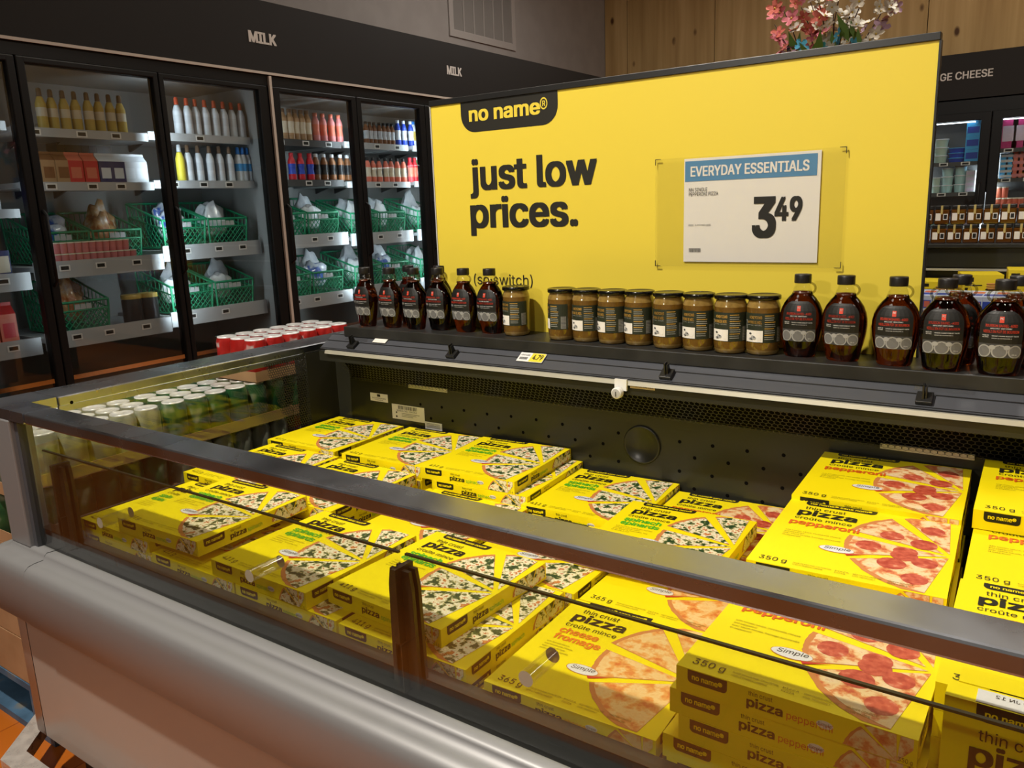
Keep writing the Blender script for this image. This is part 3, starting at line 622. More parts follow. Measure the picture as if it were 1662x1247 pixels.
def make_bottle(handles, loc, label):
    t = empty('syrup_bottle', loc, 0, label, 'bottle', 'maple syrup bottles on the freezer shelf')
    MB().lathe(BPROF, n=36, sy=FL).build('glass_body', M['syrup'], t)
    MB().lathe([(.0178, .1265), (.0168, .131), (.0145, .137), (.0128, .142), (.0125, .147)], n=24, cap=False).build('glass_neck', M['neckglass'], t)
    MB().lathe([(.0176, .1235), (.0172, .1275), (.001, .1282)], n=24, cap=False).build('syrup_level', M['amber'], t)
    b = MB().lathe([(.001, .1425), (.0152, .1425), (.0156, .144), (.0156, .157), (.0150, .159), (.001, .1595)], n=28, cap=False)
    b.build('cap', M['cap'], t)
    for h in handles:
        pts = [Vector((h*(.0135+.0105*math.sin(q)), 0, .1325-.0105*math.cos(q)*.95)) for q in [math.pi*i/10 for i in range(11)]]
        pts = [Vector((h*.0165, 0, .1245))]+pts[1:]
        MB().tube(pts, .0022, 8).build('loop_handle', M['loopglass'], t)
    b = MB()
    def patch(x0, x1, z0, z1, mi, d, top=None, nz=8, nx=8):
        vs = []; fs = []
        for j in range(nz+1):
            for i in range(nx+1):
                z = z0+(z1-z0)*j/nz; k = top(z) if top else 1
                vs.append(body_wrap(Vector(((x0+(x1-x0)*i/nx)*k, -d, z))))
        for j in range(nz):
            for i in range(nx): fs.append((j*(nx+1)+i, j*(nx+1)+i+1, (j+1)*(nx+1)+i+1, (j+1)*(nx+1)+i))
        b.add(vs, fs, mi)
    patch(-.034, .034, .0555, .109, 0, 0, lambda z: 1 if z < .085 else math.sqrt(max(.05, 1-((z-.085)/.027)**2)), nz=12)
    patch(-.034, .034, .032, .0555, 2, 0)
    for cx, r in ((-.023, .0110), (.000, .0118), (.023, .0110)):
        vs = []
        for mi, rr_, d in ((1, r, .0003), (5, r*.80, .0006)):
            pts = []
            for i in range(20):
                q = 2*math.pi*i/20; x = max(-.0338, min(.0338, cx+rr_*math.cos(q))); z = max(.0322, min(.0552, .0425+rr_*math.sin(q))); pts.append(body_wrap(Vector((x, -d, z))))
            b.poly(pts, mi)
    for cx in (-.0105, .0105):
        pts = [body_wrap(Vector((cx+.005*math.cos(2*math.pi*i/14), -.0007, .0495+.004*math.sin(2*math.pi*i/14)))) for i in range(14)]; b.poly(pts, 1)
    wl = lambda p: body_wrap(Vector((p.x, -.0008, p.z)))
    patch(-.0032, .0032, .0905, .1005, 3, .0004, nz=3, nx=3)
    b.text('PC', (-.0022, 0, .0955), X_, Z_, .0032, 4, .02, width=.0044, wrap=lambda p: body_wrap(Vector((p.x, -.0011, p.z))))
    b.text('BOURBON BARREL-AGED', (0, 0, .0835), X_, Z_, .0042, 3, .02, width=.046, align='c', wrap=wl)
    b.text('MAPLE SYRUP · SIROP D’ÉRABLE', (0, 0, .0800), X_, Z_, .0019, 4, 0, width=.030, align='c', wrap=wl)
    b.text('VIEILLI EN FÛT DE BOURBON', (0, 0, .0738), X_, Z_, .0042, 3, .02, width=.052, align='c', wrap=wl)
    b.text('MADE IN', (-.027, 0, .0685), X_, Z_, .0018, 4, .01, width=.010, wrap=wl); b.text('ONTARIO', (-.027, 0, .0655), X_, Z_, .0018, 4, .01, width=.010, wrap=wl)
    b.text('GRADE A DARK ROBUST TASTE', (-.012, 0, .0678), X_, Z_, .0018, 4, 0, width=.038, wrap=wl); b.text('SIROP DE CATÉGORIE A', (-.012, 0, .0640), X_, Z_, .0013, 4, 0, width=.028, wrap=wl)
    b.text('250 mL', (.018, 0, .0365), X_, Z_, .0022, 4, .01, width=.008, wrap=wl)
    b.build('label', [M['labelblack'], M['barrel'], M['barreldk'], M['lred'], M['white'], M['barrelmid']], t)
    return t
def stand(px, py, off): p = at(px, py, Z=SZ); return (p.x, p.y+off, SZ)
FRONT = [(588, 530.5), (628, 533), (666.5, 535.5), (705.5, 537), (747, 540), (789, 542.5), (1292.6, 581), (1362, 588), (1446, 595.5), (1524, 604.5), (1617, 612)]
BACK = [(641, 520, 1), (688, 521, 2), (1541, 585, 9), (1636, 590, 10)]
WL = ['leftmost syrup bottle of all, on the left end of the black shelf', 'second syrup bottle from the left end, front row', 'third syrup bottle from the left end, front row', 'fourth syrup bottle from the left end, at the edge of the sign',
      'fifth syrup bottle from the left end, standing alone before the sign', 'syrup bottle touching the single honey jar, in front of the word switch', 'syrup bottle just right of the row of eight honey jars', 'second syrup bottle right of the honey jar row',
      'third syrup bottle right of the honey jars, at the right edge of the sign', 'front syrup bottle of a pair just right of the yellow sign', 'rightmost syrup bottle, front row, at the edge of the picture']
one = make_bottle((1,), (0, 0, 0), 'x'); two = make_bottle((1, -1), (0, 0, 0), 'x')
for i, (px, py) in enumerate(FRONT):
    src = two if i >= 9 else one; l = stand(px, py, .023); rz = R(-.06, .06)-(.10 if i < 6 else .02)
    if i in (0, 10):
        src.location = l; src.rotation_euler = (0, 0, rz); src['label'] = WL[i]
    else: dup(src, l, rz, WL[i])
for px, py, k in BACK:
    f = stand(*FRONT[k], .023); p = at(px, py, Z=SZ)
    dx = {1: .0, 2: .026, 9: .014, 10: .016}[k]; dy = {1: .075, 2: .075, 9: .072, 10: .072}[k]
    dup(two if k > 8 else one, (f[0]+dx, f[1]+dy, SZ), R(-.1, .1), {1: 'syrup bottle behind the second one from the left end', 2: 'syrup bottle behind the third one from the left end', 9: 'rear syrup bottle of the pair just right of the sign', 10: 'syrup bottle behind the rightmost one'}[k])

# ================================================================ honey jars
M['honey'] = noisy('honeycomb_honey', [(.3, (.10, .050, .008)), (.7, (.18, .095, .017))], 30, 3, .08, coat=1)
M['honeylight'] = noisy('pale_honeycomb', [(.3, (.19, .115, .025)), (.7, (.30, .195, .055))], 60, 3, .1, coat=1)
M['lid'] = mat('dark_metal_lid', (.045, .045, .04), .18, .9)
M['labelgreen'] = mat('label_green_black', (.020, .026, .014), .5); M['gold'] = mat('label_gold', (.52, .30, .06), .5)
JR = .0328
def jwrap(p, r=JR): s = p.x/r; return Vector(((r-p.y)*math.sin(s), -(r-p.y)*math.cos(s), p.z))
def make_jar(loc, label):
    t = empty('honey_jar', loc, 0, label, 'jar', 'honeycomb jars on the freezer shelf')
    b = MB(); pr = [(.001, 0), (.027, 0), (.031, .003), (.0318, .010), (.0328, .018), (.0328, .094), (.0318, .099), (.029, .106), (.0285, .110)]
    b.lathe(pr[:4], n=32, mi=1, cap=False); b.lathe(pr[3:6], n=32, mi=0, cap=False); b.lathe(pr[5:], n=32, mi=1, cap=False)
    b.build('glass_body', [M['honey'], M['honeylight']], t)
    MB().lathe([(.0001, .109), (.0322, .109), (.0330, .110), (.0330, .1155), (.0322, .1175), (.030, .1180), (.029, .1172), (.0001, .1172)], n=32, cap=False).build('lid', M['lid'], t)
    b = MB()
    def patch(x0, x1, z0, z1, mi, d, n=10):
        vs = [jwrap(Vector((x0+(x1-x0)*i/n, -d, z))) for z in (z0, z1) for i in range(n+1)]
        b.add(vs, [(i, i+1, n+2+i, n+1+i) for i in range(n)], mi)
    Z0, Z1 = .026, .084
    patch(-.065, .065, Z0, Z1, 0, .0004, 30)
    patch(-.019, .019, Z0+.001, Z0+.024, 1, .0007); patch(-.019, -.0188, Z0, Z1, 2, .0007, 1)
    for i in range(9):
        cx, cz, r = -.012+R(0, .026), Z0+.006+R(0, .012), R(.002, .005); b.poly([jwrap(Vector((max(-.0188, min(.0188, cx+r*math.cos(a))), -.0009-.00005*i, max(Z0+.0015, min(Z0+.0235, cz+r*.7*math.sin(a)))))) for a in [2*math.pi*k/10 for k in range(10)]], random.choice((3, 4, 1)))
    wl = lambda p: jwrap(Vector((p.x, -.0009, p.z)))
    b.text('HONEYCOMB', (.017, 0, Z1-.011), X_, Z_, .0055, 2, .02, width=.026, align='r', wrap=wl); b.text('RAYONS DE MIEL', (.017, 0, Z1-.0205), X_, Z_, .0055, 2, .02, width=.031, align='r', wrap=wl)
    b.text('NATURAL · NATUREL', (.017, 0, Z1-.0245), X_, Z_, .0022, 5, 0, width=.030, align='r', wrap=wl)
    b.text('wild', (-.0145, 0, Z0+.026), Z_, -X_, .006, 5, .01, width=.017, wrap=wl)
    for i in range(12): patch(.022, .044-R(0, .004), Z1-.004-i*.0042, Z1-.0055-i*.0042, 5 if i % 3 else 2, .0007, 5)
    patch(.049, .061, Z0+.002, Z0+.030, 5, .0007, 4)
    for i in range(9): patch(.0495, .0605, Z0+.004+i*.003, Z0+.0052+i*.003, 4, .0010, 4)
    b.build('label', [M['labelgreen'], M['paper'], M['gold'], M['barrel'], M['barreldk'], mat('label_print', (.30, .30, .27), .6)], t)
    return t
JARS = [(828, 546, -.55), (902, 553, -1.05), (942, 556, -.35), (984, 559.5, -.62), (1028, 562, -.62), (1075, 567, -.38), (1124, 570.5, -.42), (1176, 575, -.38), (1229, 577.5, -.28)]
JL = ['honey jar standing apart from the others, beside a syrup bottle', 'leftmost of the eight honey jars in a row, label turned away']+['%s honey jar from the left in the row of eight' % ORD[i] for i in range(1, 7)]+['rightmost of the eight honey jars, beside the syrup bottles']
jar = None
for (px, py, rz), lab in zip(JARS, JL):
    l = stand(px, py, .031)
    if jar is None: jar = make_jar(l, lab); jar.rotation_euler = (0, 0, rz)
    else: dup(jar, l, rz, lab)

# ================================================================ pizza boxes
W_, D_, T_ = .25, .265, .030
FLAV = {'spinach': ('spinach', 'épinards', 'green_ink', 'spin', '411 g'), 'pepperoni': ('pepperoni', '', 'pepper_ink', 'pepp', '350 g'), 'cheese': ('cheese', 'fromage', 'orange_ink', 'chee', '365 g')}
def wedge(b, c, ux, uy, r, a0, a1, clip, mi_crust, mi_top, off, n=14, shift=0):
    am = (a0+a1)/2; c = c+ux*math.cos(math.radians(am))*shift+uy*math.sin(math.radians(am))*shift
    nrm = ux.cross(uy)
    def ring(rad, d, e):
        pts = [c+nrm*d]+[c+nrm*d+ux*math.cos(q)*rad*(1+R(-.008, .008))+uy*math.sin(q)*rad*(1+R(-.008, .008)) for q in [math.radians(a0+e+(a1-a0-2*e)*i/n) for i in range(n+1)]]
        return [clip(p) for p in pts]
    b.poly(ring(r, off, 0), mi_crust); b.poly(ring(r*.945, off+.0002, .5), mi_top)
    return c
def make_box_mesh(fl):
    n1, n2, ink, top, wt = FLAV[fl]
    b = MB(); b.box((0, 0, -T_), (W_, D_, 0), 0)
    # flap seams on the sides
    k = .0003
    def rect(u0, v0, u1, v1, mi, d=1): b.poly([(u0*W_, v0*D_, k*d), (u1*W_, v0*D_, k*d), (u1*W_, v1*D_, k*d), (u0*W_, v1*D_, k*d)], mi)
    def tx(s, u, v, cap, mi, bold=0, width=None, d=3): b.text(s, (u*W_, v*D_, k*d), X_, Y_, cap, mi, bold, width=width)
    # black tab on the back edge
    pts = [(.105*W_, D_), (.105*W_, .955*D_)]+[(.105*W_+.009+.009*math.cos(q), .935*D_+.009+.009*math.sin(q)) for q in [math.radians(180+15*i) for i in range(7)]]
    pts += [(.535*W_-.009+.009*math.cos(q), .935*D_+.009+.009*math.sin(q)) for q in [math.radians(270+15*i) for i in range(7)]]+[(.535*W_, D_)]
    b.poly([(x, y, k) for x, y in pts], 1)
    tx('no name® sans nom®', .135, .953, .0072, 0, .03, width=.37*W_, d=2)
    tx('thin crust', .12, .862, .0115, 1, .008, width=.245*W_)
    tx('pizza', .10, .765, .0225, 1, .034, width=.34*W_)
    tx('croûte mince', .095, .692, .0105, 1, .008, width=.335*W_)
    if n2: tx(n1, .10, .613, .0150, 2, .03, width=(.29 if fl == 'spinach' else .25)*W_); tx(n2, .10, .540, .0150, 2, .03, width=.30*W_)
    else: tx(n1, .085, .605, .0165, 2, .03, width=.40*W_)
    small = {'pepperoni': ('with tomato sauce, mozzarella cheese', 'and pepperoni', 'avec sauce tomate, fromage mozzarella', 'et pepperoni'), 'spinach': ('with spinach, mozzarella and feta', 'cheese and garlic sauce', 'avec épinards, mozzarella, feta', 'et sauce à l’ail'), 'cheese': ('with tomato sauce', 'and mozzarella cheese', 'avec sauce tomate', 'et fromage mozzarella')}[fl]
    for i, s in enumerate(small): tx(s, .09, .49-i*.026, .0038, 3, 0, width=W_*.0088*len(s))
    tx(wt, .055, .045, .0118, 1, .004, width=.15*W_)
    for i, (u, w) in enumerate(((.24, .20), (.46, .07), (.55, .14), (.72, .12))):
        tx(('PLEASE SEE BACK PANEL FOR NUTRITION', 'PIZZA', 'KEEP FROZEN UNTIL USE', 'GARDER CONGELÉ')[i], u, .062, .0034, 3, 0, width=w*W_); tx(('VOIR LE PANNEAU ARRIÈRE', 'PIZZA', 'COOK THOROUGHLY', 'BIEN CUIRE')[i], u, .04, .0034, 3, 0, width=w*.8*W_)
    # pizza, cut in slices, running off the right edge
    C = Vector((.985*W_, .50*D_, 0)); clip = lambda p: Vector((min(p.x, W_*.992), min(max(p.y, .012*D_), .985*D_), p.z)); rad = .132
    for i, (a0, a1, sh) in enumerate(((93, 122, .010), (127, 166, .012), (171, 203, .006), (207, 262, .006))):
        wedge(b, C, X_, Y_, rad, a0, a1, clip, 5, 4, k*(1+i*.1), shift=sh)
    if fl == 'pepperoni':
        for pi_, (r_, a_) in enumerate(((.085, 150), (.042, 138), (.098, 185), (.05, 190), (.085, 222), (.10, 250), (.045, 235), (.09, 108), (.055, 205))):
            q = math.radians(a_); x, y = C.x+.008*math.cos(q)+r_*math.cos(q), C.y+r_*math.sin(q); rr = R(.016, .019)
            b.poly([clip(Vector((x+rr*math.cos(t), y+rr*math.sin(t)*1.0, k*(2.0+pi_*.12)))) for t in [2*math.pi*i/16 for i in range(16)]], 6)
    # hand lettered oval with a red tick
    oc = Vector((.415*W_, .335*D_, k*3)); b.disc(oc, X_, Y_, .0235, .0105, 20, 7); b.disc(oc+Vector((0, 0, -.0002)), X_, Y_, .0245, .0115, 20, 5)
    b.text('Simple', oc+Vector((-.017, -.0030, .0003)), Vector((1, .07, 0)), Vector((.12, 1, 0)), .0088, 1, .01, width=.035)
    t0 = oc+Vector((.012, -.009, .0004)); b.poly([t0, t0+Vector((.004, -.006, 0)), t0+Vector((.034, .011, 0)), t0+Vector((.005, -.001, 0))], 8)
    # front face
    def ft(s, u, z, cap, mi, bold=0, width=None, d=2): b.text(s, (u*W_, -k*d, z), X_, Z_, cap, mi, bold, width=width)
    def tabpoly(o, ux, w, h, mi):
        n_ = ux.cross(Z_); pts = [(0, 0), (0, -h+.005)]+[(.005+.005*math.cos(q), -h+.005+.005*math.sin(q)) for q in [math.radians(180+22.5*i) for i in range(5)]]
        pts += [(w-.005+.005*math.cos(q), -h+.005+.005*math.sin(q)) for q in [math.radians(270+22.5*i) for i in range(5)]]+[(w, 0)]
        b.poly([o+ux*x+Z_*z+n_*k for x, z in pts], mi)
        b.text('no name®', o+ux*(w*.12)+Z_*(-h*.68)+n_*k*2, ux, Z_, h*.40, 0, .03, width=w*.76)
    tabpoly(Vector((.055*W_, 0, -.001)), X_, .046, .0155, 1)
    ft('thin crust', .335, -.0085, .0052, 1, .004, width=.026); ft('pizza', .33, -.0215, .0105, 1, .034, width=.038); ft(n1, .50, -.0215, .0082, 2, .0, width=.0052*len(n1))
    oc = Vector((.655*W_, -k*2, -.015)); b.disc(oc, X_, Z_, .0085, .0045, 14, 7); b.text('Simple', oc+Vector((-.0068, -.0003, -.0015)), X_, Z_, .0036, 1, .01, width=.0135)
    clf = lambda p: Vector((min(p.x, W_*.985), p.y, max(min(p.z, -.0005), -T_+.001)))
    C2 = Vector((.93*W_, 0, -T_-.012)); 
    for i, (a0, a1) in enumerate(((38, 88), (92, 128), (132, 166))): wedge(b, C2, X_, Z_, .052, a0, a1, clf, 5, 4, k*(1+i*.2), 10)
    ft(wt, .935, -.027, .0045, 1, 0, width=.013, d=5)
    # right side face
    o = Vector((W_, 0, 0)); tabpoly(Vector((W_, .05*D_, -.001)), Y_, .046, .0155, 1)
    def rt(s, v, z, cap, mi, bold=0, width=None): b.text(s, (W_+k*2, v*D_, z), Y_, Z_, cap, mi, bold, width=width)
    rt('thin crust', .275, -.0085, .0052, 1, .004, width=.024); rt('pizza', .27, -.0215, .0105, 1, .034, width=.036); rt(n1, .42, -.0215, .0082, 2, 0, width=.0050*len(n1))
    clr = lambda p: Vector((p.x, min(p.y, D_*.985), max(min(p.z, -.0005), -T_+.001)))
    C3 = Vector((W_, .83*D_, -T_-.012))
    for i, (a0, a1) in enumerate(((20, 70), (74, 108), (112, 160))): wedge(b, C3, Y_, Z_, .054, a0, a1, clr, 5, 4, k*(1+i*.2), 10)
    # back and left sides: tab and name only
    b.text('pizza', (W_*.7, D_+k*2, -.0215), -X_, Z_, .0105, 1, .034, width=.038); b.text('pizza', (-k*2, D_*.7, -.0215), -Y_, Z_, .0105, 1, .034, width=.038)
    mats = [M['boxyellow'], M['boxink'], M[ink], M['inkgrey'], M[top], M['tan'], M['pep'], M['white'], M['red']]
    return b.mesh('pizza_box', mats)
BOXM = {f: make_box_mesh(f) for f in FLAV}
def pizza_box(fl, x, y, z, rz, label, group, tilt=(0, 0)):
    o = bpy.data.objects.new('pizza_box', BOXM[fl]); COL.objects.link(o); o.location = (x, y, z); o.rotation_euler = (tilt[0], tilt[1], rz)
    return tag(o, label, 'box', group)
G1, G2 = 'yellow pizza boxes in the front of the freezer', 'yellow pizza boxes at the back of the freezer'
# each stack: flavour, front left corner x, y, top height, turn, number, phrase, jitter list for the lower boxes, group
STK = [
 ('spinach', -1.655, .768, .637, .00, 6, 'stack at the left end inside the front glass', [(.004, 0, 0)], G1),
 ('spinach', -1.505, .768, .668, .03, 1, 'laid across two stacks beside the leftmost clear tube', [], G1),
 ('spinach', -1.398, .768, .6175, .00, 6, 'stack under right end of laid across box', [(.001, 0, 0)], G1),
 ('spinach', -1.208, .769, .6485, -.008, 1, 'topmost, behind the middle clear tube', [], G1),
 ('spinach', -1.143, .768, .6178, .00, 6, 'stack under the box behind the middle tube', [(.0, 0, 0), (.003, 0, 0)], G1),
 ('spinach', -.950, .806, .6465, -.047, 1, 'topmost box, turned, behind the dark glass bracket', [], G1),
 ('spinach', -.887, .768, .6158, .005, 6, 'stack right behind the dark glass bracket', [(0, 0, .0), (.003, .0, .0)], G1),
 ('cheese', -.604, .767, .612, .03, 6, 'front cheese stack by the right clear tube', [(-.018, 0, -.015), (-.016, 0, -.01)], G1),
 ('pepperoni', -.328, .7725, .723, -.007, 10, 'tall front pepperoni stack', [(-.006, .0, .008), (.003, .0, -.003), (-.018, 0, .0), (-.01, 0, .004)], G1),
 ('cheese', -.613, 1.041, .608, .012, 3, 'cheese stack half under the steel rail', [(0, 0, .01)], G1),
 ('spinach', -.872, 1.037, .614, .01, 3, 'stack under the rail behind the bracket stack', [(0, 0, .01)], G1),
 ('spinach', -1.135, 1.037, .622, .01, 3, 'stack under the rail behind the middle tube', [(0, 0, .01)], G1),
 ('spinach', -1.444, 1.038, .6465, .006, 3, 'stack just behind the rail near the end glass', [(0, 0, .01)], G2),
 ('spinach', -1.698, 1.038, .650, .006, 4, 'stack by the end glass just behind the rail', [(0, 0, .01)], G2),
 ('spinach', -1.725, 1.308, .656, .022, 5, 'rear stack in the left corner', [(.01, .0, .0)], G2),
 ('spinach', -1.440, 1.306, .660, .045, 5, 'second rear stack from the left corner', [(0, 0, -.01), (.01, 0, 0)], G2),
 ('spinach', -1.180, 1.303, .668, .062, 5, 'third rear stack from the left corner', [(.030, .0, .0), (.01, .0, -.02)], G2),
 ('spinach', -.905, 1.304, .628, .045, 4, 'fourth rear stack, right of a dark gap', [(.0, 0, .0)], G2),
 ('pepperoni', -.651, 1.304, .6155, .045, 3, 'fifth rear stack, tucked under the spinach boxes', [(0, 0, .01)], G2),
 ('spinach', -.676, 1.131, .6465, .05, 1, 'lapping onto the fifth rear stack', [], G2),
 ('pepperoni', -.338, 1.0385, .7435, .046, 9, 'pepperoni stack just behind the steel rail', [(0, .0, .01), (.004, 0, 0)], G2),
 ('pepperoni', -.350, 1.3025, .7515, .044, 8, 'rearmost pepperoni stack in the shade of the shelf', [(0, 0, .006)], G2),
 ('pepperoni', -.085, 1.292, .7805, .025, 1, 'rearmost at the right edge, lapping onto the box before it', [], G2),
 ('pepperoni', -.077, 1.104, .7495, .030, 7, 'rear pepperoni stack at the right edge', [(0, 0, 0)], G2),
 ('pepperoni', -.074, .837, .7520, .020, 8, 'pepperoni stack beyond the upright box', [(0, 0, 0)], G2),
 ('pepperoni', .215, 1.30, .74, .03, 7, 'rear stack outside the right edge', [(0, 0, .01)], G2),
 ('pepperoni', .215, 1.02, .72, .03, 7, 'middle stack outside the right edge', [(0, 0, .01)], G2),
]
WORDS = ['topmost', 'second from top', 'third from top', 'fourth from top', 'fifth from top', 'sixth from top', 'seventh from top', 'eighth from top', 'ninth from top', 'lowest']
for fl, x, y, zt_, rz, n, ph, jit, grp in STK:
    floor_ = .4402 if y < 1.0 else .5302
    if y < 1.0 and y+D_ > 1.10: floor_ = .5302
    cnt = 1 if n == 1 else max(1, round((zt_-floor_)/T_)); th = T_ if n == 1 else (zt_-floor_)/cnt
    for k in range(cnt):
        j = (0, 0, 0) if k == 0 else (jit[min(k-1, len(jit)-1)] if jit else (0, 0, 0))
        jj = (R(-.002, .002), R(0, .0008), R(-.002, .002)) if k else (0, 0, 0)
        lab = '%s pizza box, %s, %s' % (fl, WORDS[k], ph) if n > 1 else '%s pizza box, %s' % (fl, ph)
        o = pizza_box(fl, x+j[0]+jj[0], y+j[1]+jj[1], zt_-k*th-.0002, rz+j[2]+jj[2], 'yellow '+lab, grp)
        o.scale = (1, 1, (th-.0006)/T_)
# upright box leaning at the right, with one lying face down behind it
o = pizza_box('pepperoni', -.060, .768, .510, 0, 'yellow pizza box standing upright facing out at the lower right corner', G1); o.rotation_euler = (math.radians(90-1.5), 0, 0); o.location = (-.060, .772, .5101)
for k in range(2): pizza_box('pepperoni', -.058+.004*k, .772, .5095-k*(.0345), 0, 'yellow pizza box under the upright one, %s' % ('upper of two' if k == 0 else 'lower of two'), G1).scale = (1, 1, 1.14)
u2 = pizza_box('pepperoni', -.060, .772, .510, 0, 'second upright yellow pizza box, right behind the front upright one', G1); u2.rotation_euler = (math.radians(90-1.5), 0, 0); u2.location = (-.052, .803, .5101)
b = MB(); b.box((.025, D_, -.026), (.21, D_+.0008, -.002)); b.text('MEILLEUR AVANT', (.19, D_+.0012, -.012), -X_, -Z_, .0055, 1, 0, width=.08); b.text('BEST BEFORE', (.19, D_+.0012, -.021), -X_, -Z_, .0055, 1, 0, width=.07); b.text('20 JN 12', (.07, D_+.0012, -.016), -X_, -Z_, .0055, 1, 0, width=.03)
b.build('date_label', [M['white'], M['ink']], o)['label'] = 'white best before label'
# ================================================================ steel bumper rail round the foot of the freezer
b = MB()
cx, fy, z0, z1, wd = -1.925, .595, .075, .106, .045
for q in ([(cx, .722), (-1.815, fy), (-1.795, fy+wd), (-1.885, .738)], [(-1.815, fy), (FX1, fy), (FX1, fy+wd), (-1.795, fy+wd)]): b.prism([(x, y, z0) for x, y in q], (0, 0, z1-z0))
rl = empty('bumper_rail', (cx, fy, 0), 0, 'dented steel guard rail low on the floor around the freezer foot', 'rail')
o = b.build('rail_bar', M['steel_bump'], rl); o.matrix_parent_inverse = Matrix.Translation((-cx, -fy, 0))
for x in (-1.70, -.3, 1.1):
    o = MB().box((x, fy+.006, 0), (x+.05, fy+wd-.006, z0)).build('foot', M['steel'], rl); o.matrix_parent_inverse = Matrix.Translation((-cx, -fy, 0))
# ================================================================ pallet of drinks beside the freezer's end
PX1, PX0, PY0, PY1 = -1.915, -2.90, .745, 1.955
M['palletblue'] = noisy('worn_blue_paint', [(.35, (.045, .10, .17)), (.6, (.07, .15, .25)), (.72, (.18, .17, .14))], 14, 4, .6)
p = empty('pallet', ((PX0+PX1)/2, (PY0+PY1)/2, 0), 0, 'worn blue wooden pallet under the drinks beside the freezer', 'pallet')
PI_ = Matrix.Translation((-(PX0+PX1)/2, -(PY0+PY1)/2, 0))
def pp(mb, n): o = mb.build(n, M['palletblue'], p); o.matrix_parent_inverse = PI_
for i in range(7): y = PY0+(PY1-PY0-.12)*i/6; pp(MB().box((PX0, y, .122), (PX1, y+.12, .140)), 'deck_board')
for i in range(3): x = PX0+(PX1-PX0-.09)*i/2; pp(MB().box((x, PY0, .018), (x+.09, PY1, .122)), 'stringer')
for i in range(3): y = PY0+(PY1-PY0-.12)*i/2; pp(MB().box((PX0, y, 0), (PX1, y+.12, .018)), 'base_board')
M['can_red'] = noisy('red_can', [(.42, (.42, .015, .012)), (.60, (.50, .03, .025)), (.68, (.62, .58, .56))], 26, 1, .28, metal=.3)
M['can_green'] = noisy('green_can', [(.4, (.012, .085, .035)), (.58, (.03, .15, .05)), (.70, (.35, .40, .28))], 24, 1, .28, metal=.3)
M['can_white'] = noisy('pale_can', [(.4, (.30, .32, .24)), (.6, (.44, .45, .36)), (.7, (.15, .26, .10))], 24, 1, .28, metal=.3)
M['canlid'] = mat('can_lid', (.88, .88, .88), .32, .25)
M['card'] = noisy('brown_card', [(.3, (.34, .19, .09)), (.7, (.42, .25, .13))], 10, 3, .7)
M['cardwhite'] = noisy('print_card', [(.45, (.45, .36, .28)), (.56, (.45, .10, .05)), (.62, (.5, .45, .4))], 16, 2, .6)
CANM = {}
for k in ('can_red', 'can_green', 'can_white'):
    CANM[k] = MB().lathe([(.001, 0), (.024, 0), (.030, .006), (.0325, .012), (.0325, .104), (.0285, .117)], n=20, cap=False).lathe([(.0285, .117), (.0285, .1205), (.0268, .1205), (.0258, .1175), (.001, .1175)], n=20, mi=1, cap=False).box((-.004, -.003, .1175), (.014, .003, .1185), 1).mesh('can', [M[k], M['canlid']])
def can_pack(kind, x, y, z, nx, ny, label, group, film=True, only=None):
    t = empty('can_tray', (x, y, z), 0, label, 'drinks pack', group); w, d = nx*.066, ny*.066
    b = MB(); b.box((-.002, -.002, 0), (w+.002, d+.002, .002)); h = .03
    b.box((-.004, -.004, 0), (w+.004, -.002, h)); b.box((-.004, d+.002, 0), (w+.004, d+.004, h)); b.box((-.004, -.002, 0), (-.002, d+.002, h)); b.box((w+.002, -.002, 0), (w+.004, d+.002, h))
    b.build('cardboard_tray', M['card'], t)
    for i in range(nx):
        for j in range(ny):
            o = bpy.data.objects.new('can', CANM[kind]); COL.objects.link(o); o.parent = t; o.location = (.033+i*.066, .033+j*.066, .002); o.rotation_euler = (0, 0, R(0, 6.28))
    if film:
        e = .0045; F = MB(); pts = [(-e, -e, h), (w+e, -e, h), (w+e, d+e, h), (-e, d+e, h)]; up = [(.006, .006, .1238), (w-.006, .006, .1238), (w-.006, d-.006, .1238), (.006, d-.006, .1238)]
        F.add(pts+up, [(0, 1, 5, 4), (1, 2, 6, 5), (2, 3, 7, 6), (3, 0, 4, 7), (4, 5, 6, 7)]); F.build('shrink_film', M['film'], t)
    return t
TW, TD = 4*.066+.012, 6*.066+.012
rows = [PY0+.006+i*TD for i in range(3)]; cols = [PX1-.002-(i+1)*TW+.006 for i in range(3)]
COLN = ['beside the freezer end', 'one row in from the freezer end', 'two rows in from the freezer end']
ROWN = ['front', 'middle', 'rear']
zt5 = .14+.125*4
for lv in range(3):
    for i, x in enumerate(cols):
        for j, y in enumerate(rows):
            if i == 2 and j > 0: continue
            if i == 1 and j == 1: continue
            o = tag(MB().bbox((-.004, -.004, .0005), (TW-.008, TD-.008, .1242), .002).box((-.0045, .10, .0), (TW-.0075, .16, .1246), 1).build('drinks_case', [M['card'], M['cardwhite']], loc=(x, y, .14+.125*lv)), 'brown drinks case, %s layer on blue pallet, %s, %s' % (ORD[lv], ROWN[j], COLN[i]), 'case', 'cardboard drinks cases low on the pallet')
for lv in (3, 4):
    for i, x in enumerate(cols):
        for j, y in enumerate(rows):
            if i == 2: continue
            if lv == 3 and i == 1: continue
            k = ('can_white', 'can_green', 'can_green')[j] if lv == 4 else ('can_green', 'can_white', 'can_red')[j]
            can_pack(k, x, y, .14+.125*lv, 4, 6, '%s of %s cans, %s pack, %s' % ('top tray' if lv == 4 else 'lower tray', k.split('_')[1].replace('white', 'pale'), ROWN[j], COLN[i]), 'shrink wrapped cans on the pallet')
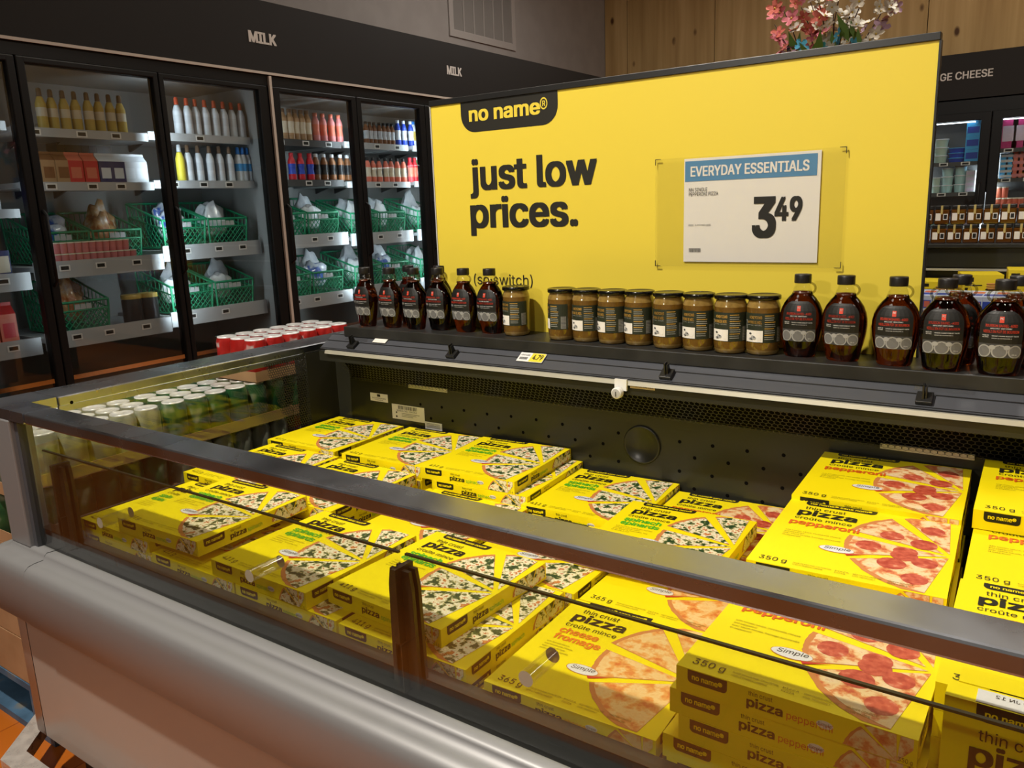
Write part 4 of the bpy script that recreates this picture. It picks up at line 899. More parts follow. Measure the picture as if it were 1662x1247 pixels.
# supports for the upper trays of the second row
for j, y in enumerate(rows):
    for i in (1,):
        tag(MB().bbox((-.004, -.004, .0005), (TW-.008, TD-.008, .1242), .002).build('drinks_case', [M['card']], loc=(cols[i], y, .14+.125*3)), 'plain case under the top cans, %s, %s' % (ROWN[j], COLN[i]), 'case', 'cardboard drinks cases low on the pallet')
for i in (1,):
    for lv in range(3): tag(MB().bbox((-.004, -.004, .0005), (TW-.008, TD-.008, .1242), .002).build('drinks_case', [M['card']], loc=(cols[1], rows[1], .14+.125*lv)), 'plain case in the middle of the pallet, %s layer' % ORD[lv], 'case', 'cardboard drinks cases low on the pallet')
can_pack('can_red', PX1-.012-3*.066, 1.445, .14+.125*5, 3, 6, 'wrapped tray of red cans on top of the pallet load', 'shrink wrapped cans on the pallet')

# ================================================================ products in the milk coolers
def bottle_mesh(name, prof, mats, mis, n=14, extra=None):
    b = MB(); b.lathe(prof, n=n, mis=mis)
    if extra: extra(b)
    return b
PM = {}
def pm(n, c, r=.35, **k):
    if n not in PM: PM[n] = mat('product_'+n, c, r, **k)
    return PM[n]
pm('white', (.62, .66, .70)); pm('redcap', (.50, .07, .03)); pm('browncap', (.16, .10, .06)); pm('bluecap', (.03, .20, .62)); pm('yellow', (.70, .60, .06)); pm('black', (.015, .015, .016)); pm('red', (.55, .02, .03)); pm('pink', (.60, .20, .20)); pm('brown', (.20, .08, .03)); pm('blue', (.03, .07, .45)); pm('cream', (.62, .55, .42)); pm('tan', (.40, .24, .12)); pm('navy', (.02, .03, .12)); pm('palebox', (.55, .58, .62)); pm('green', (.05, .25, .1)); pm('magenta', (.50, .03, .18)); pm('sky', (.08, .35, .75)); pm('teal', (.25, .55, .50)); pm('gold', (.5, .36, .08)); pm('coral', (.65, .16, .10)); pm('clear', (.60, .62, .62), .15)
def creamer(body, cap, band=None, h=.20, r=.0245):
    prof = [(r*.9, 0), (r, .006), (r, h*.30), (r, h*.52), (r*.98, h*.62), (r*.62, h*.76), (r*.52, h*.79), (r*.50, h*.80), (r*.46, h*.97), (r*.30, h)]
    def f(loc, lab, grp):
        t = empty('creamer_bottle', loc, R(0, 6.28), lab, 'bottle', grp)
        MB().lathe(prof[:7], n=14, mis=[0, 0, 1, 0, 0, 0]).build('body', [PM[body], PM[band or body]], t); MB().lathe(prof[7:], n=14).build('cap', PM[cap], t); return t
    return f
def drinkbottle(body, cap, band, h=.17, r=.026, neck='clear'):
    prof = [(r*.9, 0), (r, .006), (r, h*.22), (r*.86, h*.40), (r, h*.60), (r*.9, h*.72), (r*.5, h*.86), (r*.5, h*.9)]
    def f(loc, lab, grp):
        t = empty('drink_bottle', loc, R(0, 6.28), lab, 'bottle', grp)
        MB().lathe(prof, n=14, mis=[0, 0, 1, 1, 0, 0, 0]).build('body', [PM[body], PM[band]], t); MB().lathe([(r*.55, h*.88), (r*.57, h*.9), (r*.57, h), (r*.5, h*1.005)], n=14).build('cap', PM[cap], t); return t
    return f
def carton(body, top, w=.072, d=.072, h=.15):
    def f(loc, lab, grp):
        t = empty('milk_carton', (loc[0]-.025, loc[1], loc[2]), R(-.05, .05), lab, 'carton', grp)
        hh = h*.72; b = MB().box((-d/2, -w/2, 0), (d/2, w/2, hh), 0); b.box((d/2, -w*.35, hh*.2), (d/2+.0006, w*.35, hh*.7), 1); b.build('body', [PM[body], PM[top]], t)
        b = MB(); b.add([(-d/2, -w/2, hh), (d/2, -w/2, hh), (d/2, w/2, hh), (-d/2, w/2, hh), (0, -w/2, h*.93), (0, w/2, h*.93)], [(0, 1, 4), (1, 2, 5, 4), (2, 3, 5), (3, 0, 4, 5)], 0); b.box((-.004, -w/2, h*.92), (.004, w/2, h), 0); b.build('gable_top', PM[top], t); return t
    return f
def cup(body, lid, h=.055, r=.028, cat='pot'):
    def f(loc, lab, grp):
        t = empty('yogurt_pot', loc, 0, lab, cat, grp)
        MB().lathe([(r*.82, 0), (r*.97, h*.9)], n=14).build('pot', PM[body], t); MB().lathe([(r*1.04, h*.9), (r*1.04, h), (r*.9, h*1.01)], n=14).build('lid', PM[lid], t); return t
    return f
def pbox(body, band, w, d, h, name='carton_box', axis='x'):
    def f(loc, lab, grp):
        b = MB().box((-d/2, -w/2, 0), (d/2, w/2, h), 0)
        if axis == 'x': b.box((d/2, -w*.42, h*.2), (d/2+.0008, w*.42, h*.8), 1)
        else: b.box((-d*.42, -w/2-.0008, h*.2), (d*.42, -w/2, h*.8), 1)
        return tag(b.build(name, [PM[body], PM[band]], loc=loc), lab, 'box', grp)
    return f
def shelf_top(k, j): return SH[k][j]+.0125
def row(make, n, k, j, y0, y1, x, lab, grp, start=0, total=None):
    src = None
    for i in range(n):
        y = y0+(y1-y0)*(i/(n-1) if n > 1 else 0); l = (x+R(-.006, .006), y, shelf_top(k, j)+.0008)
        L = '%s, %s from left, %s shelf, %s milk cooler door' % (lab, ORD[i] if n > 1 else 'only one', ORD[j], DO[k]) if n > 1 else '%s, %s shelf, %s milk cooler door' % (lab, ORD[j], DO[k])
        if src is None: src = make(l, L, grp)
        else: dup(src, l, R(0, 6), L) if src.type == 'EMPTY' and src['category'] == 'bottle' else dup(src, (l[0]-.025 if src['category'] == 'carton' else l[0], l[1], l[2]), src.rotation_euler.z, L)
XF = -4.20
def yat(px, py, x=XF): return at(px, py, X=x).y
# second door: creamers
g = 'creamer bottles behind the second milk cooler door'
row(creamer('white', 'redcap', 'palebox'), 8, 2, 0, yat(291, 210), yat(393, 220), XF, 'white bottle with red cap', g)
row(creamer('yellow', 'white'), 1, 2, 1, yat(295, 285), 0, XF, 'yellow and white bottle with white cap', g)
row(creamer('white', 'browncap', 'palebox'), 5, 2, 1, yat(309, 285), yat(375, 288), XF, 'white bottle with brown cap', g)
row(creamer('white', 'bluecap', 'sky'), 3, 2, 1, yat(390, 289), yat(405, 290), XF, 'white bottle with blue cap', g)
# third door
g = 'drink bottles behind the third milk cooler door'
row(drinkbottle('tan', 'browncap', 'cream', .19), 5, 3, 0, yat(462, 222), yat(501, 225), XF, 'brown and cream drink bottle', g)
row(drinkbottle('pink', 'coral', 'coral', .18), 4, 3, 0, yat(513, 226), yat(551, 229), XF, 'pink drink bottle', g)
row(drinkbottle('red', 'red', 'blue', .17), 3, 3, 1, yat(475, 288), yat(504, 289), XF, 'red bottle with blue label', g)
row(drinkbottle('brown', 'white', 'black', .17), 5, 3, 1, yat(515, 289), yat(566, 290), XF, 'dark drink bottle with white cap', g)
# fourth door
g = 'drink bottles behind the fourth milk cooler door'
row(drinkbottle('brown', 'black', 'palebox', .15, .0215), 7, 4, 0, yat(595, 228), yat(637, 231), XF, 'dark coffee bottle with pale label', g)
row(drinkbottle('blue', 'white', 'white', .18, .024), 3, 4, 0, yat(647, 231), yat(667, 233), XF, 'blue bottle with white cap', g)
row(drinkbottle('coral', 'black', 'cream', .17, .023), 7, 4, 1, yat(597, 290), yat(655, 293), XF, 'dark capped bottle with cream band', g)
row(drinkbottle('red', 'red', 'coral', .18), 2, 4, 1, yat(666, 293), yat(674, 293), XF, 'red bottle with red cap', g)
g = 'bottles behind the fifth milk cooler door'
row(drinkbottle('white', 'bluecap', 'gold', .18), 6, 5, 0, 4.80, 5.28, XF, 'pale bottle with gold band', g); row(drinkbottle('green', 'white', 'white', .18), 6, 5, 1, 4.80, 5.28, XF, 'green bottle with white band', g)
# first door: dim bottles, cartons, small pots
g = 'goods behind the first milk cooler door'
row(creamer('gold', 'browncap', 'cream', .19), 8, 1, 0, yat(70, 205), yat(200, 216), XF, 'amber bottle with brown cap', g)
row(carton('tan', 'brown'), 2, 1, 1, yat(80, 290), yat(103, 291), XF, 'tan milk carton', g); row(carton('red', 'coral'), 2, 1, 1, yat(124, 292), yat(150, 293), XF, 'red milk carton', g)
row(carton('navy', 'white'), 2, 1, 1, yat(173, 294), yat(194, 295), XF, 'navy and white milk carton', g); row(carton('palebox', 'white'), 2, 1, 1, yat(213, 296), yat(231, 297), XF, 'pale milk carton', g)
row(pbox('black', 'navy', .04, .10, .20), 7, 1, 1, yat(92, 250, -4.42), yat(168, 260, -4.42), -4.42, 'tall black box at the back', g); row(pbox('navy', 'cream', .09, .08, .15), 1, 1, 1, yat(170, 262, -4.38), 0, -4.38, 'navy box standing behind the cartons', g)
src = None
for lv in range(2):
    for i in range(12 if lv == 0 else 11):
        y = yat(91, 415)+(yat(214, 408)-yat(91, 415))*i/11; L = 'small pink pot, %s from left, %s layer, third shelf, first milk cooler door' % (ORD[i], ('lower', 'upper')[lv]); l = (XF, y, shelf_top(1, 2)+.0005+lv*.0565)
        src = dup(src, l, 0, L) if src else cup('pink', 'cream', .055, .0235)(l, L, g)
for i, (px, py) in enumerate(((214, 468), (240, 464))):
    t = empty('gold_lidded_jar', (XF-.02, yat(px, py), shelf_top(1, 3)), 0, 'dark jar with gold lid on the lowest shelf, first milk cooler door, %s of two' % ('left' if i == 0 else 'right'), 'jar', g)
    MB().lathe([(.05, 0), (.052, .01), (.052, .13), (.048, .14)], n=18).build('jar_body', PM['black'], t); MB().lathe([(.053, .14), (.053, .16), (.05, .163)], n=18).build('lid', PM['gold'], t)
# door at the left edge of the picture
g = 'goods behind the cooler door at the left edge'
for j, (a_, b_, c_) in enumerate((('cream', 'tan', 'brown'), ('palebox', 'blue', 'coral'), ('navy', 'cream', 'white'), ('coral', 'red', 'white'))):
    for i in range(7):
        f = [pbox(a_, b_, .075, .12, .13+.03*(i % 2)), pbox(b_, c_, .075, .12, .11)][i % 2] if j < 3 else carton('coral', 'red', .078, .078, .20)
        f((-4.25, 1.25+.088*i, SH[0][j]+.0125), '%s, %s from left, %s shelf of the cooler door at the left edge' % (('box' if j < 3 else 'red juice carton'), ORD[i], ORD[j]), g)
# green milk crates with bags
M['crate'] = mat('green_crate', (.015, .24, .11), .4); M['bag'] = noisy('milk_bag_film', [(.35, (.62, .68, .74)), (.6, (.84, .87, .90))], 18, 3, .22, coat=.5)
M['bagblue'] = noisy('blue_milk_bag', [(.40, (.05, .12, .45)), (.5, (.55, .62, .72)), (.7, (.70, .75, .8))], 16, 2, .22, coat=.5)
M['bread'] = noisy('bread_in_film', [(.4, (.35, .12, .04)), (.55, (.55, .33, .15)), (.7, (.65, .6, .55))], 16, 3, .25, coat=.6)
def crate_mesh(w=.27, d=.34, hf=.15, hb=.25):
    b = MB(); t = .004; r = .005; k = .93
    def P(u, v, s, face):
        # bottom is a little smaller than the top
        pass
    def bar(p, q, r=.0035): b.tube([p, q], r, 4)
    def top(x, y): return (x, y, hf if x > 0 else hb)
    c = [(d/2, -w/2), (d/2, w/2), (-d/2, w/2), (-d/2, -w/2)]
    for i in range(4):
        (x0, y0), (x1, y1) = c[i], c[(i+1) % 4]; T0, T1 = Vector(top(x0, y0)), Vector(top(x1, y1)); B0, B1 = Vector((x0*k, y0*k, 0)), Vector((x1*k, y1*k, 0))
        bar(T0, T1, .007); bar(B0, B1, .006); bar(T0, B0, .007); m0, m1 = T0.lerp(B0, .30), T1.lerp(B1, .30); bar(m0, m1, .005)
        n = 9
        for q in range(1, n): bar(T0.lerp(T1, q/n), m0.lerp(m1, q/n), .0028)
        n = 8
        for q in range(-2, n+3):
            for s_ in (3, -3):
                a0, a1 = q/n, (q+s_)/n; t0, t1 = 0., 1.
                if a1 > 1: t1 = (1-a0)/(a1-a0); 
                if a1 < 0: t1 = a0/(a0-a1)
                if a0 < 0: t0 = -a0/(a1-a0) if a1 > 0 else 1
                if a0 > 1: t0 = (a0-1)/(a0-a1) if a1 < 1 else 1
                if t1-t0 < .05: continue
                f = lambda t: m0.lerp(m1, a0+(a1-a0)*t).lerp(B0.lerp(B1, a0+(a1-a0)*t), t)
                bar(f(t0), f(t1), .0028)
    b.box((-d/2*k, -w/2*k, -.001), (d/2*k, w/2*k, .003))
    fT, fB = Vector((d/2, 0, hf)), Vector((d/2*k, 0, 0)); o = fT.lerp(fB, .17)
    b.box((d/2*.985, -.045, hf*.74), (d/2*.997, .045, hf*.92), 1)
    return b.mesh('milk_crate', [M['crate'], M['shelf']])
CRATE = crate_mesh()
def lump(name, sx, sy, sz, seed, m, neck=False):
    import bmesh
    rnd = random.Random(seed); bm = bmesh.new(); bmesh.ops.create_icosphere(bm, subdivisions=3, radius=1)
    ph = [rnd.uniform(0, 6) for _ in range(9)]
    for v in bm.verts:
        x, y, z = v.co; n = .16*math.sin(5*x+ph[0])*math.sin(4*y+ph[1])+.12*math.sin(9*y+ph[2]+3*z)+.07*math.sin(13*z+ph[3]+5*x)
        v.co *= 1+n*(.5 if z < 0 else 1)
        if neck and z > .55: v.co.x *= .55+.3*abs(math.sin(6*math.atan2(y, x))); v.co.y *= .55+.3*abs(math.sin(6*math.atan2(y, x))); v.co.z *= 1.45
        v.co = Vector((v.co.x*sx, v.co.y*sy, max(v.co.z, -.8)*sz+.8*sz))
    for f in bm.faces: f.smooth = True
    me = bpy.data.meshes.new(name); bm.to_mesh(me); bm.free(); me.materials.append(m); return me
BAGS = [lump('milk_bag', .075, .090, .075, i, M['bag'], i % 2 == 0) for i in range(4)]+[lump('milk_bag', .08, .10, .08, 9, M['bagblue']), lump('milk_bag', .10, .09, .08, 12, M['bread'], True)]
CR = [(1, 2, -4.36, 135, 150, 'g'), (1, 2, -4.36, 220, 150, 'b'), (1, 3, -4.345, 160, 0, 'b'), (2, 2, -4.345, 319, 0, 'c'), (2, 2, -4.345, 391, 0, 'a'), (2, 3, -4.345, 331, 0, 'a'), (2, 3, -4.345, 398, 0, 'a'), (3, 2, -4.345, 493, 0, 'a'), (3, 2, -4.345, 549, 0, 'a'), (3, 3, -4.345, 505, 0, 'a'), (3, 3, -4.345, 558, 0, 'd'), (4, 2, -4.345, 615, 0, 'a'), (4, 2, -4.345, 661, 0, 'a'), (4, 3, -4.345, 622, 0, 'a'), (4, 3, -4.345, 668, 0, 'd'), (5, 2, -4.345, -5.0, 0, 'a'), (5, 3, -4.345, -5.0, 0, 'a')]
cnt_ = {}
for k, j, x, px, up_, kind in CR:
    y = yat(px, 400 if j == 2 else 480, x+.14) if px > 0 else -px
    cnt_[(k, j)] = cnt_.get((k, j), 0)+1; side = 'left' if cnt_[(k, j)] == 1 else 'right'; y = BAYS[k][0]+(.142 if side == 'left' else .432)+(.05 if k == 1 else 0)
    o = bpy.data.objects.new('milk_crate', CRATE); COL.objects.link(o); z = shelf_top(k, j)+.010
    if k == 1 and j == 2: x -= .08
    o.location = (x, y, z); where = '%s shelf, %s milk cooler door' % (ORD[j], DO[k])
    tag(o, '%s green milk crate, %s' % (side, where), 'crate', 'green milk crates in the coolers')
    for q in range(2):
        mesh = {'a': BAGS[(k+j+q) % 4], 'b': BAGS[5], 'c': BAGS[4], 'd': BAGS[4 if q == 0 else 2], 'g': BAGS[4]}[kind]
        bg = bpy.data.objects.new('milk_bag', mesh); COL.objects.link(bg); bg.location = (x+.045-.10*q, y+R(-.01, .01)+(.03 if q else -.02), z+.045+.05*q); bg.rotation_euler = (0, 0, R(-.25, .25)); s_ = R(.92, 1.08); bg.scale = (s_*.62, s_*.95, s_*1.12)
        tag(bg, '%s bag in the %s crate, %s' % (('front', 'rear')[q]+(' brown bread' if kind == 'b' else ' blue and white milk' if kind in 'cg' else ' pale milk'), side, where), 'bag', 'bags in the green crates')
# things on the cooler floor behind the cans
bg = bpy.data.objects.new('snack_bag', lump('snack_bag', .09, .16, .06, 31, mat('blue_snack_bag', (.03, .03, .35), .25, coat=.5))); COL.objects.link(bg); q = at(523, 512, X=-4.22); bg.location = (-4.24, q.y, .3005)
bg.scale = (1, 1, 1.8); tag(bg, 'blue snack bag low in the third milk cooler door, above the red cans', 'bag')
# ================================================================ cottage cheese coolers along the back wall
fb = tag(MB().box((-3.9, BW-.015, 2.056), (5.5, BW+.20, 2.452)).build('cooler_fascia', [M['fascia']]), 'black fascia reading COTTAGE CHEESE over the coolers on the back wall', 'fascia')
e = at(1611, 123, Y=BW-.018); s_ = at(1541, 132, Y=BW-.018); hh = at(1611, 111, Y=BW-.018).z-e.z
MB().text('COTTAGE CHEESE', (e.x, BW-.0165, e.z), X_, Z_, hh, 0, .024, width=(e.x-s_.x)*2.02, align='r').build('lettering', M['letter'], fb)
xm = at(1607, 230, Y=BW).x; BP = .69
cc = empty('cheese_cooler', (xm, 9, 0), 0, 'black framed cooler with glass doors and lit shelves along the back wall', 'cooler')
CI = Matrix.Translation((-xm, -9, 0))
def cput(mb, n, m_, par=None): o = mb.build(n, m_, par or cc); o.matrix_parent_inverse = CI if par is None else Matrix(); return o
x0, x1 = xm-BP*4, xm+BP*3
for k in range(-4, 4): cput(MB().box((xm+BP*k-.03, BW+.041, .3), (xm+BP*k+.03, BW+.05, 1.93)), 'mullion', M['frame'])
cput(MB().box((x0, 8.97, 0), (x1, 8.995, 2.05)).box((x0, BW+.05, 0), (x1, 8.97, .3)).box((x0, BW+.05, 1.99), (x1, 8.97, 2.05)), 'cabinet', mat('dark_cooler_liner', (.07, .07, .07), .5))
cput(MB().box((x0, BW, 0), (x1, BW+.05, .299)), 'kick_panel', M['frame']); cput(MB().box((x0, BW, 1.93), (x1, BW+.05, 2.045)), 'top_rail', M['frame'])
CSH = {-1: [at(1540, 263, Y=8.80).z, at(1540, 312, Y=8.80).z, at(1540, 345, Y=8.80).z-.12], 0: [at(1650, 239, Y=8.80).z, at(1645, 288, Y=8.80).z, at(1650, 337, Y=8.80).z]}
for k in range(-4, 3):
    a0, a1 = xm+BP*k+.085, xm+BP*(k+1)-.085
    b = MB().bbox((xm+BP*k+.003, BW-.015, .30), (a0, BW+.04, 1.93), .006).bbox((a1, BW-.015, .30), (xm+BP*(k+1)-.003, BW+.04, 1.93), .006)
    b.bbox((a0-.01, BW-.015, 1.86), (a1+.01, BW+.04, 1.93), .006).bbox((a0-.01, BW-.015, .30), (a1+.01, BW+.04, .38), .006); d = cput(b, 'door', M['frame'])
    MB().box((a0-.004, BW+.004, .376), (a1+.004, BW+.010, 1.864)).build('glass_pane', M['doorglass'], d)
    MB().tube([(a1+.03, BW-.015, .95), (a1+.03, BW-.045, .97), (a1+.03, BW-.045, 1.28), (a1+.03, BW-.015, 1.30)], .008, 8).build('handle', M['frame'], d)
    if k in (-1, 0):
        for z in CSH[k]:
            b = MB().box((a0-.06, BW+.06, z-.03), (a1+.06, 8.97, z-.010)); b.box((a0-.06, BW+.052, z-.040), (a1+.06, BW+.060, z-.004))
            for t in (.12, .45, .8): price_tag(b, (a0+(a1-a0)*t, BW+.051, z-.022), X_, Z_, .075, .03)
            cput(b, 'shelf', [M['shelfdark'], M['white'], M['ink']])
    if k in (-2, -1, 0, 1): cput(MB().box((a0, BW+.052, 1.848), (a1-.05, BW+.062, 1.855)), 'led_strip', mat('led_strip', (.8, .8, .8), .5, emit=(.85, .93, 1, 8)))
for k in (-1, 0, 1): area('cooler_led', (xm+BP*k, BW+.065, 1.3), (xm+BP*k, 9.0, 1.25), .03, 20, (.82, .92, 1), 1.2)
def tub(body, lid, w=.11, h=.07, round_=True):
    def f(loc, lab, grp):
        t = empty('dairy_tub', loc, 0, lab, 'tub', grp); n = 16 if round_ else 4
        MB().lathe([(w*.40, 0), (w*.47, h*.88)], n=n).build('tub', PM[body], t); MB().lathe([(w*.5, h*.88), (w*.5, h*.985), (w*.44, h*.99)], n=n).build('lid', PM[lid], t); return t
    return f
PM['sky'] = mat('product_bright_blue', (.06, .42, .85), .35)
pm('mint', (.45, .60, .52)); pm('aqua', (.40, .62, .62)); pm('lilac', (.62, .52, .66))
def stack(make, px, k, j, n, h, lab, dy=.0):
    z = CSH[k][j]-.0095; src = None; x = at(px, 262 if j == 0 else 312, Y=8.84).x
    for i in range(n):
        L = lab if n == 1 else '%s, %s' % (lab, ORD[i]+' up')
        l = (x, 8.885+dy, z+i*(h+.0006)); src = dup(src, l, 0, L) if src else make(l, L, 'dairy goods in the back wall cooler')
stack(tub('mint', 'white', .13, .075), 1525, -1, 0, 3, .075, 'pale green lidded tub on the upper shelf, back wall cooler'); stack(tub('blue', 'sky', .15, .045), 1551, -1, 0, 3, .045, 'flat blue tub on the upper shelf, back wall cooler')
def ybox(body, band, w, d, h):
    def f(loc, lab, grp):
        b = MB().box((-w/2, -d/2, 0), (w/2, d/2, h-.0005)); b.box((-w*.42, -d/2-.0008, h*.25), (w*.42, -d/2, h*.75), 1); return tag(b.build('carton_box', [PM[body], PM[band]], loc=loc), lab, 'box', grp)
    return f
stack(ybox('sky', 'blue', .115, .10, .115), 1576, -1, 0, 4, .115, 'bright blue box right on the upper shelf, back wall cooler')
stack(tub('mint', 'white', .10, .075), 1516, -1, 1, 2, .075, 'small green and white tub, second shelf, back wall cooler'); stack(tub('aqua', 'white', .108, .078), 1535, -1, 1, 3, .078, 'green and white tub, second shelf, back wall cooler'); stack(tub('aqua', 'white', .108, .082), 1556, -1, 1, 3, .082, 'red rimmed white tub, second shelf, back wall cooler'); stack(ybox('palebox', 'lilac', .075, .10, .05), 1573, -1, 1, 4, .05, 'flat lilac box, second shelf, back wall cooler')
for i, (px, b_) in enumerate(((1518, 'aqua'), (1538, 'mint'), (1558, 'lilac'), (1573, 'lilac'))): stack(tub(b_, 'white', .105 if i < 3 else .07, .10), px, -1, 2, 1, .1, '%s tub on the lowest visible shelf, back wall cooler' % ORD[i])
for i, px in enumerate((1634, 1652)): stack(ybox('magenta', 'lilac', .125, .10, .27), px, 0, 0, 1, .27, 'tall magenta box, %s of two, upper shelf, rightmost cooler door' % ORD[i])
stack(ybox('sky', 'aqua', .125, .10, .27), 1671, 0, 0, 1, .27, 'tall sky blue box at the edge of the upper shelf, rightmost cooler door')
for i, px in enumerate((1625, 1634)): stack(ybox('sky', 'palebox', .06, .08, .045), px, 0, 1, 5, .045, 'small blue pack, %s column, second shelf, rightmost door' % ORD[i])
for i, px in enumerate((1644, 1653, 1662)): stack(ybox('coral', 'pink', .06, .08, .056), px, 0, 1, 5, .056, 'small coral pack, %s column, second shelf, rightmost door' % ORD[i])
for i, px in enumerate((1621, 1630, 1639, 1648, 1657)): stack(tub('coral', 'cream', .065, .10), px, 0, 2, 2 if i < 2 else 1, .10, 'coral pot, %s column, third shelf, rightmost door' % ORD[i])
# ================================================================ second freezer island beyond the first
IY = 5.22; f2 = empty('chest_freezer', (-.3, IY, 0), 0, 'second chest freezer farther back with jars along its black shelf', 'freezer')
I2 = Matrix.Translation((.3, -IY, 0))
def p2(mb, n, m_): o = mb.build(n, m_, f2); o.matrix_parent_inverse = I2
p2(MB().bbox((-2.6, 4.34, .640), (1.8, 4.40, .665), .003), 'front_rail', M['steel']); p2(MB().box((-2.6, 4.36, .12), (1.8, 4.385, .640)), 'front_panel', M['silver']); p2(MB().box((-2.5, 4.42, 0), (1.7, 6.0, .12)), 'kick_base', M['blackmatte'])
p2(MB().box((-2.6, 4.386, .12), (-2.56, 6.1, .77)), 'end_panel', M['silver']); p2(MB().box((1.76, 4.386, .12), (1.8, 6.1, .77)), 'end_panel', M['silver']); p2(MB().box((-2.6, 6.06, .12), (1.8, 6.1, .77)), 'rear_panel', M['silver'])
p2(MB().box((-2.55, 4.39, .46), (1.75, 5.14, .50)), 'well_liner', M['well']); p2(MB().box((-2.55, 5.14, .46), (1.75, 5.32, .94)).box((-2.55, 5.12, .82), (1.75, 5.14, .925)), 'centre_wall', M['well'])
p2(MB().box((-2.55, 5.112, .800), (1.75, 5.14, .812)), 'pale_trim', M['alu']); p2(MB().bbox((-2.6, 5.10, .926), (1.8, 5.42, .950), .003), 'centre_shelf', M['shelfblk'])
# square jars with seal strips, two layers
M['honeydark'] = mat('dark_honey', (.10, .035, .005), .08, coat=1); M['honeyamber'] = mat('amber_honey', (.38, .16, .01), .08, coat=1)
def squarejar(loc, lab, grp):
    t = empty('square_honey_jar', loc, 0, lab, 'jar', grp); w, h = .074, .103
    MB().bbox((-w/2, -w/2, 0), (w/2, w/2, h*.80), .008).build('glass_body', M['honeydark'], t)
    MB().bbox((-w*.46, -w*.46, h*.80), (w*.46, w*.46, h), .004).build('lid', M['black'], t)
    b = MB().box((-.030, -w/2-.001, .022), (-.004, -w/2-.0004, .062)); b.box((.008, -w/2-.001, .026), (.030, -w/2-.0004, .058), 1); b.box((.011, -w/2-.0014, .030), (.027, -w/2-.0008, .054), 2); b.build('label', [M['paper'], M['white'], M['labelblack']], t)
    MB().box((-.006, -w/2-.0014, .056), (.005, -w/2-.0008, h+.0005)).box((-.006, -w/2-.0014, h+.0002), (.005, .0, h+.001)).build('seal_strip', mat('seal_strip', (.50, .40, .14), .5), t); return t
src = None; p0x = at(1498, 392, Y=5.17).x
for lv, n in ((0, 12), (1, 7)):
    for i in range(n):
        L = 'square dark honey jar, %s layer, %s from the left on the far freezer shelf' % (('lower', 'upper')[lv], ORD[i]); l = (p0x+(.012 if lv else 0)+i*.0795, 5.165, .9502+lv*.1046)
        src = dup(src, l, R(-.05, .05), L) if src else squarejar(l, L, 'square jars on the far freezer')
# frozen goods in the second freezer
M['yfood'] = mat('yellow_carton', (.80, .62, .02), .4); M['pancake'] = mat('pancake_print', (.50, .22, .05), .6)
def yellowcase(x, y, z, w, d, h, rz, lab):
    b = MB().box((0, 0, 0), (w, d, h)); b.box((.012, -.0008, h*.62), (.05, 0, h*.86), 1); b.box((.012, -.0008, h*.40), (.09, 0, h*.46), 1); b.box((.012, -.0008, h*.12), (.026, 0, h*.3), 1)
    for i in range(3): b.lathe([(.001, 0), (.030, 0), (.032, .004), (.030, .009), (.001, .009)], (w*.76, 0, h*.2+i*.012), 16, 2, sx=1, sy=.05)
    b.disc((w*.76, -.0009, h*.2), X_, Z_, .036, .008, 16, 1)
    return tag(b.build('frozen_carton', [M['yfood'], M['boxink'], M['pancake']], loc=(x, y, z), rot=(0, 0, rz)), lab, 'box', 'yellow cartons in the far freezer')
for i, (px, py, Y, w, h, rz, lab) in enumerate(((1561, 476, 4.78, .185, .095, .22, 'yellow pancake carton turned slightly, in the far freezer'), (1634, 474, 4.80, .19, .11, .1, 'yellow carton at the right edge of the far freezer'), (1490, 478, 4.84, .15, .07, 0, 'yellow carton in shade at the sign, in the far freezer'))):
    q = at(px, py, Y=Y); base = max(q.z, .56); yellowcase(q.x, Y, base, w, .22, h, rz, lab)
    yellowcase(q.x-.01, Y-.01, .5005, w+.03, .24, base-.501, rz, 'yellow carton underneath: '+lab.split(',')[0])
pm('iceblue', (.55, .62, .75)); pm('deepblue', (.04, .08, .42))
k = 0
for px in (1496, 1536, 1576, 1616, 1656, 1700):
    x = at(px, 485, Y=4.5).x; b = MB().bbox((-.054, 0, 0), (.052, .26, .235), .004); b.box((-.05, -.0008, .17), (.048, 0, .21), 1); b.box((.018, -.0012, .175), (.044, -.0006, .205), 2); b.box((-.05, .02, .235), (.048, .10, .2356), 1); b.box((.0, .12, .235), (.05, .2, .2356), 2)
    tag(b.build('frozen_carton', [PM['iceblue'], PM['deepblue'], PM['coral']], loc=(x, 4.45, .5005)), 'pale blue frozen food carton, %s along the front of the far freezer' % ORD[k], 'box', 'pale cartons in the far freezer'); k += 1
# goods in the back well of the first freezer
k = 0
for i in range(7):
    x = -1.0+.29*i
    for n in range(7):
        if n < 6 and not 2 <= i <= 4: pass
        o = pizza_box('cheese', x, 1.86+R(0, .01), .6505+n*.0302, .03, 'yellow pizza box in the rear well, stack %s, %s from bottom' % (ORD[i], ORD[n]), 'yellow boxes in the rear well')
M['bagwhite'] = mat('white_pouch', (.62, .60, .66), .3, coat=.4)
pouch = lump('frozen_pouch', .12, .085, .11, 41, M['bagwhite']); pouch.materials.append(PM['deepblue']); pouch.materials.append(PM['red'])
for f in pouch.polygons:
    c = f.center; q = (c.x/.06)**2+((c.z-.10)/.035)**2
    if c.y < 0 and q < 1.3 and q > .75: f.material_index = 2
    elif c.y < 0 and (c.z < .055 or c.z > .165): f.material_index = 1
for i in range(8):
    o = bpy.data.objects.new('frozen_pouch', pouch); COL.objects.link(o); o.location = (-1.0+.27*i, 2.34, .6205); o.rotation_euler = (0, 0, R(-.1, .1)); o.scale = (1, 1, 1.2)
    tag(o, 'white frozen food pouch with red oval and blue edges, %s along the rear rail' % ORD[i], 'bag', 'frozen pouches in the rear well')
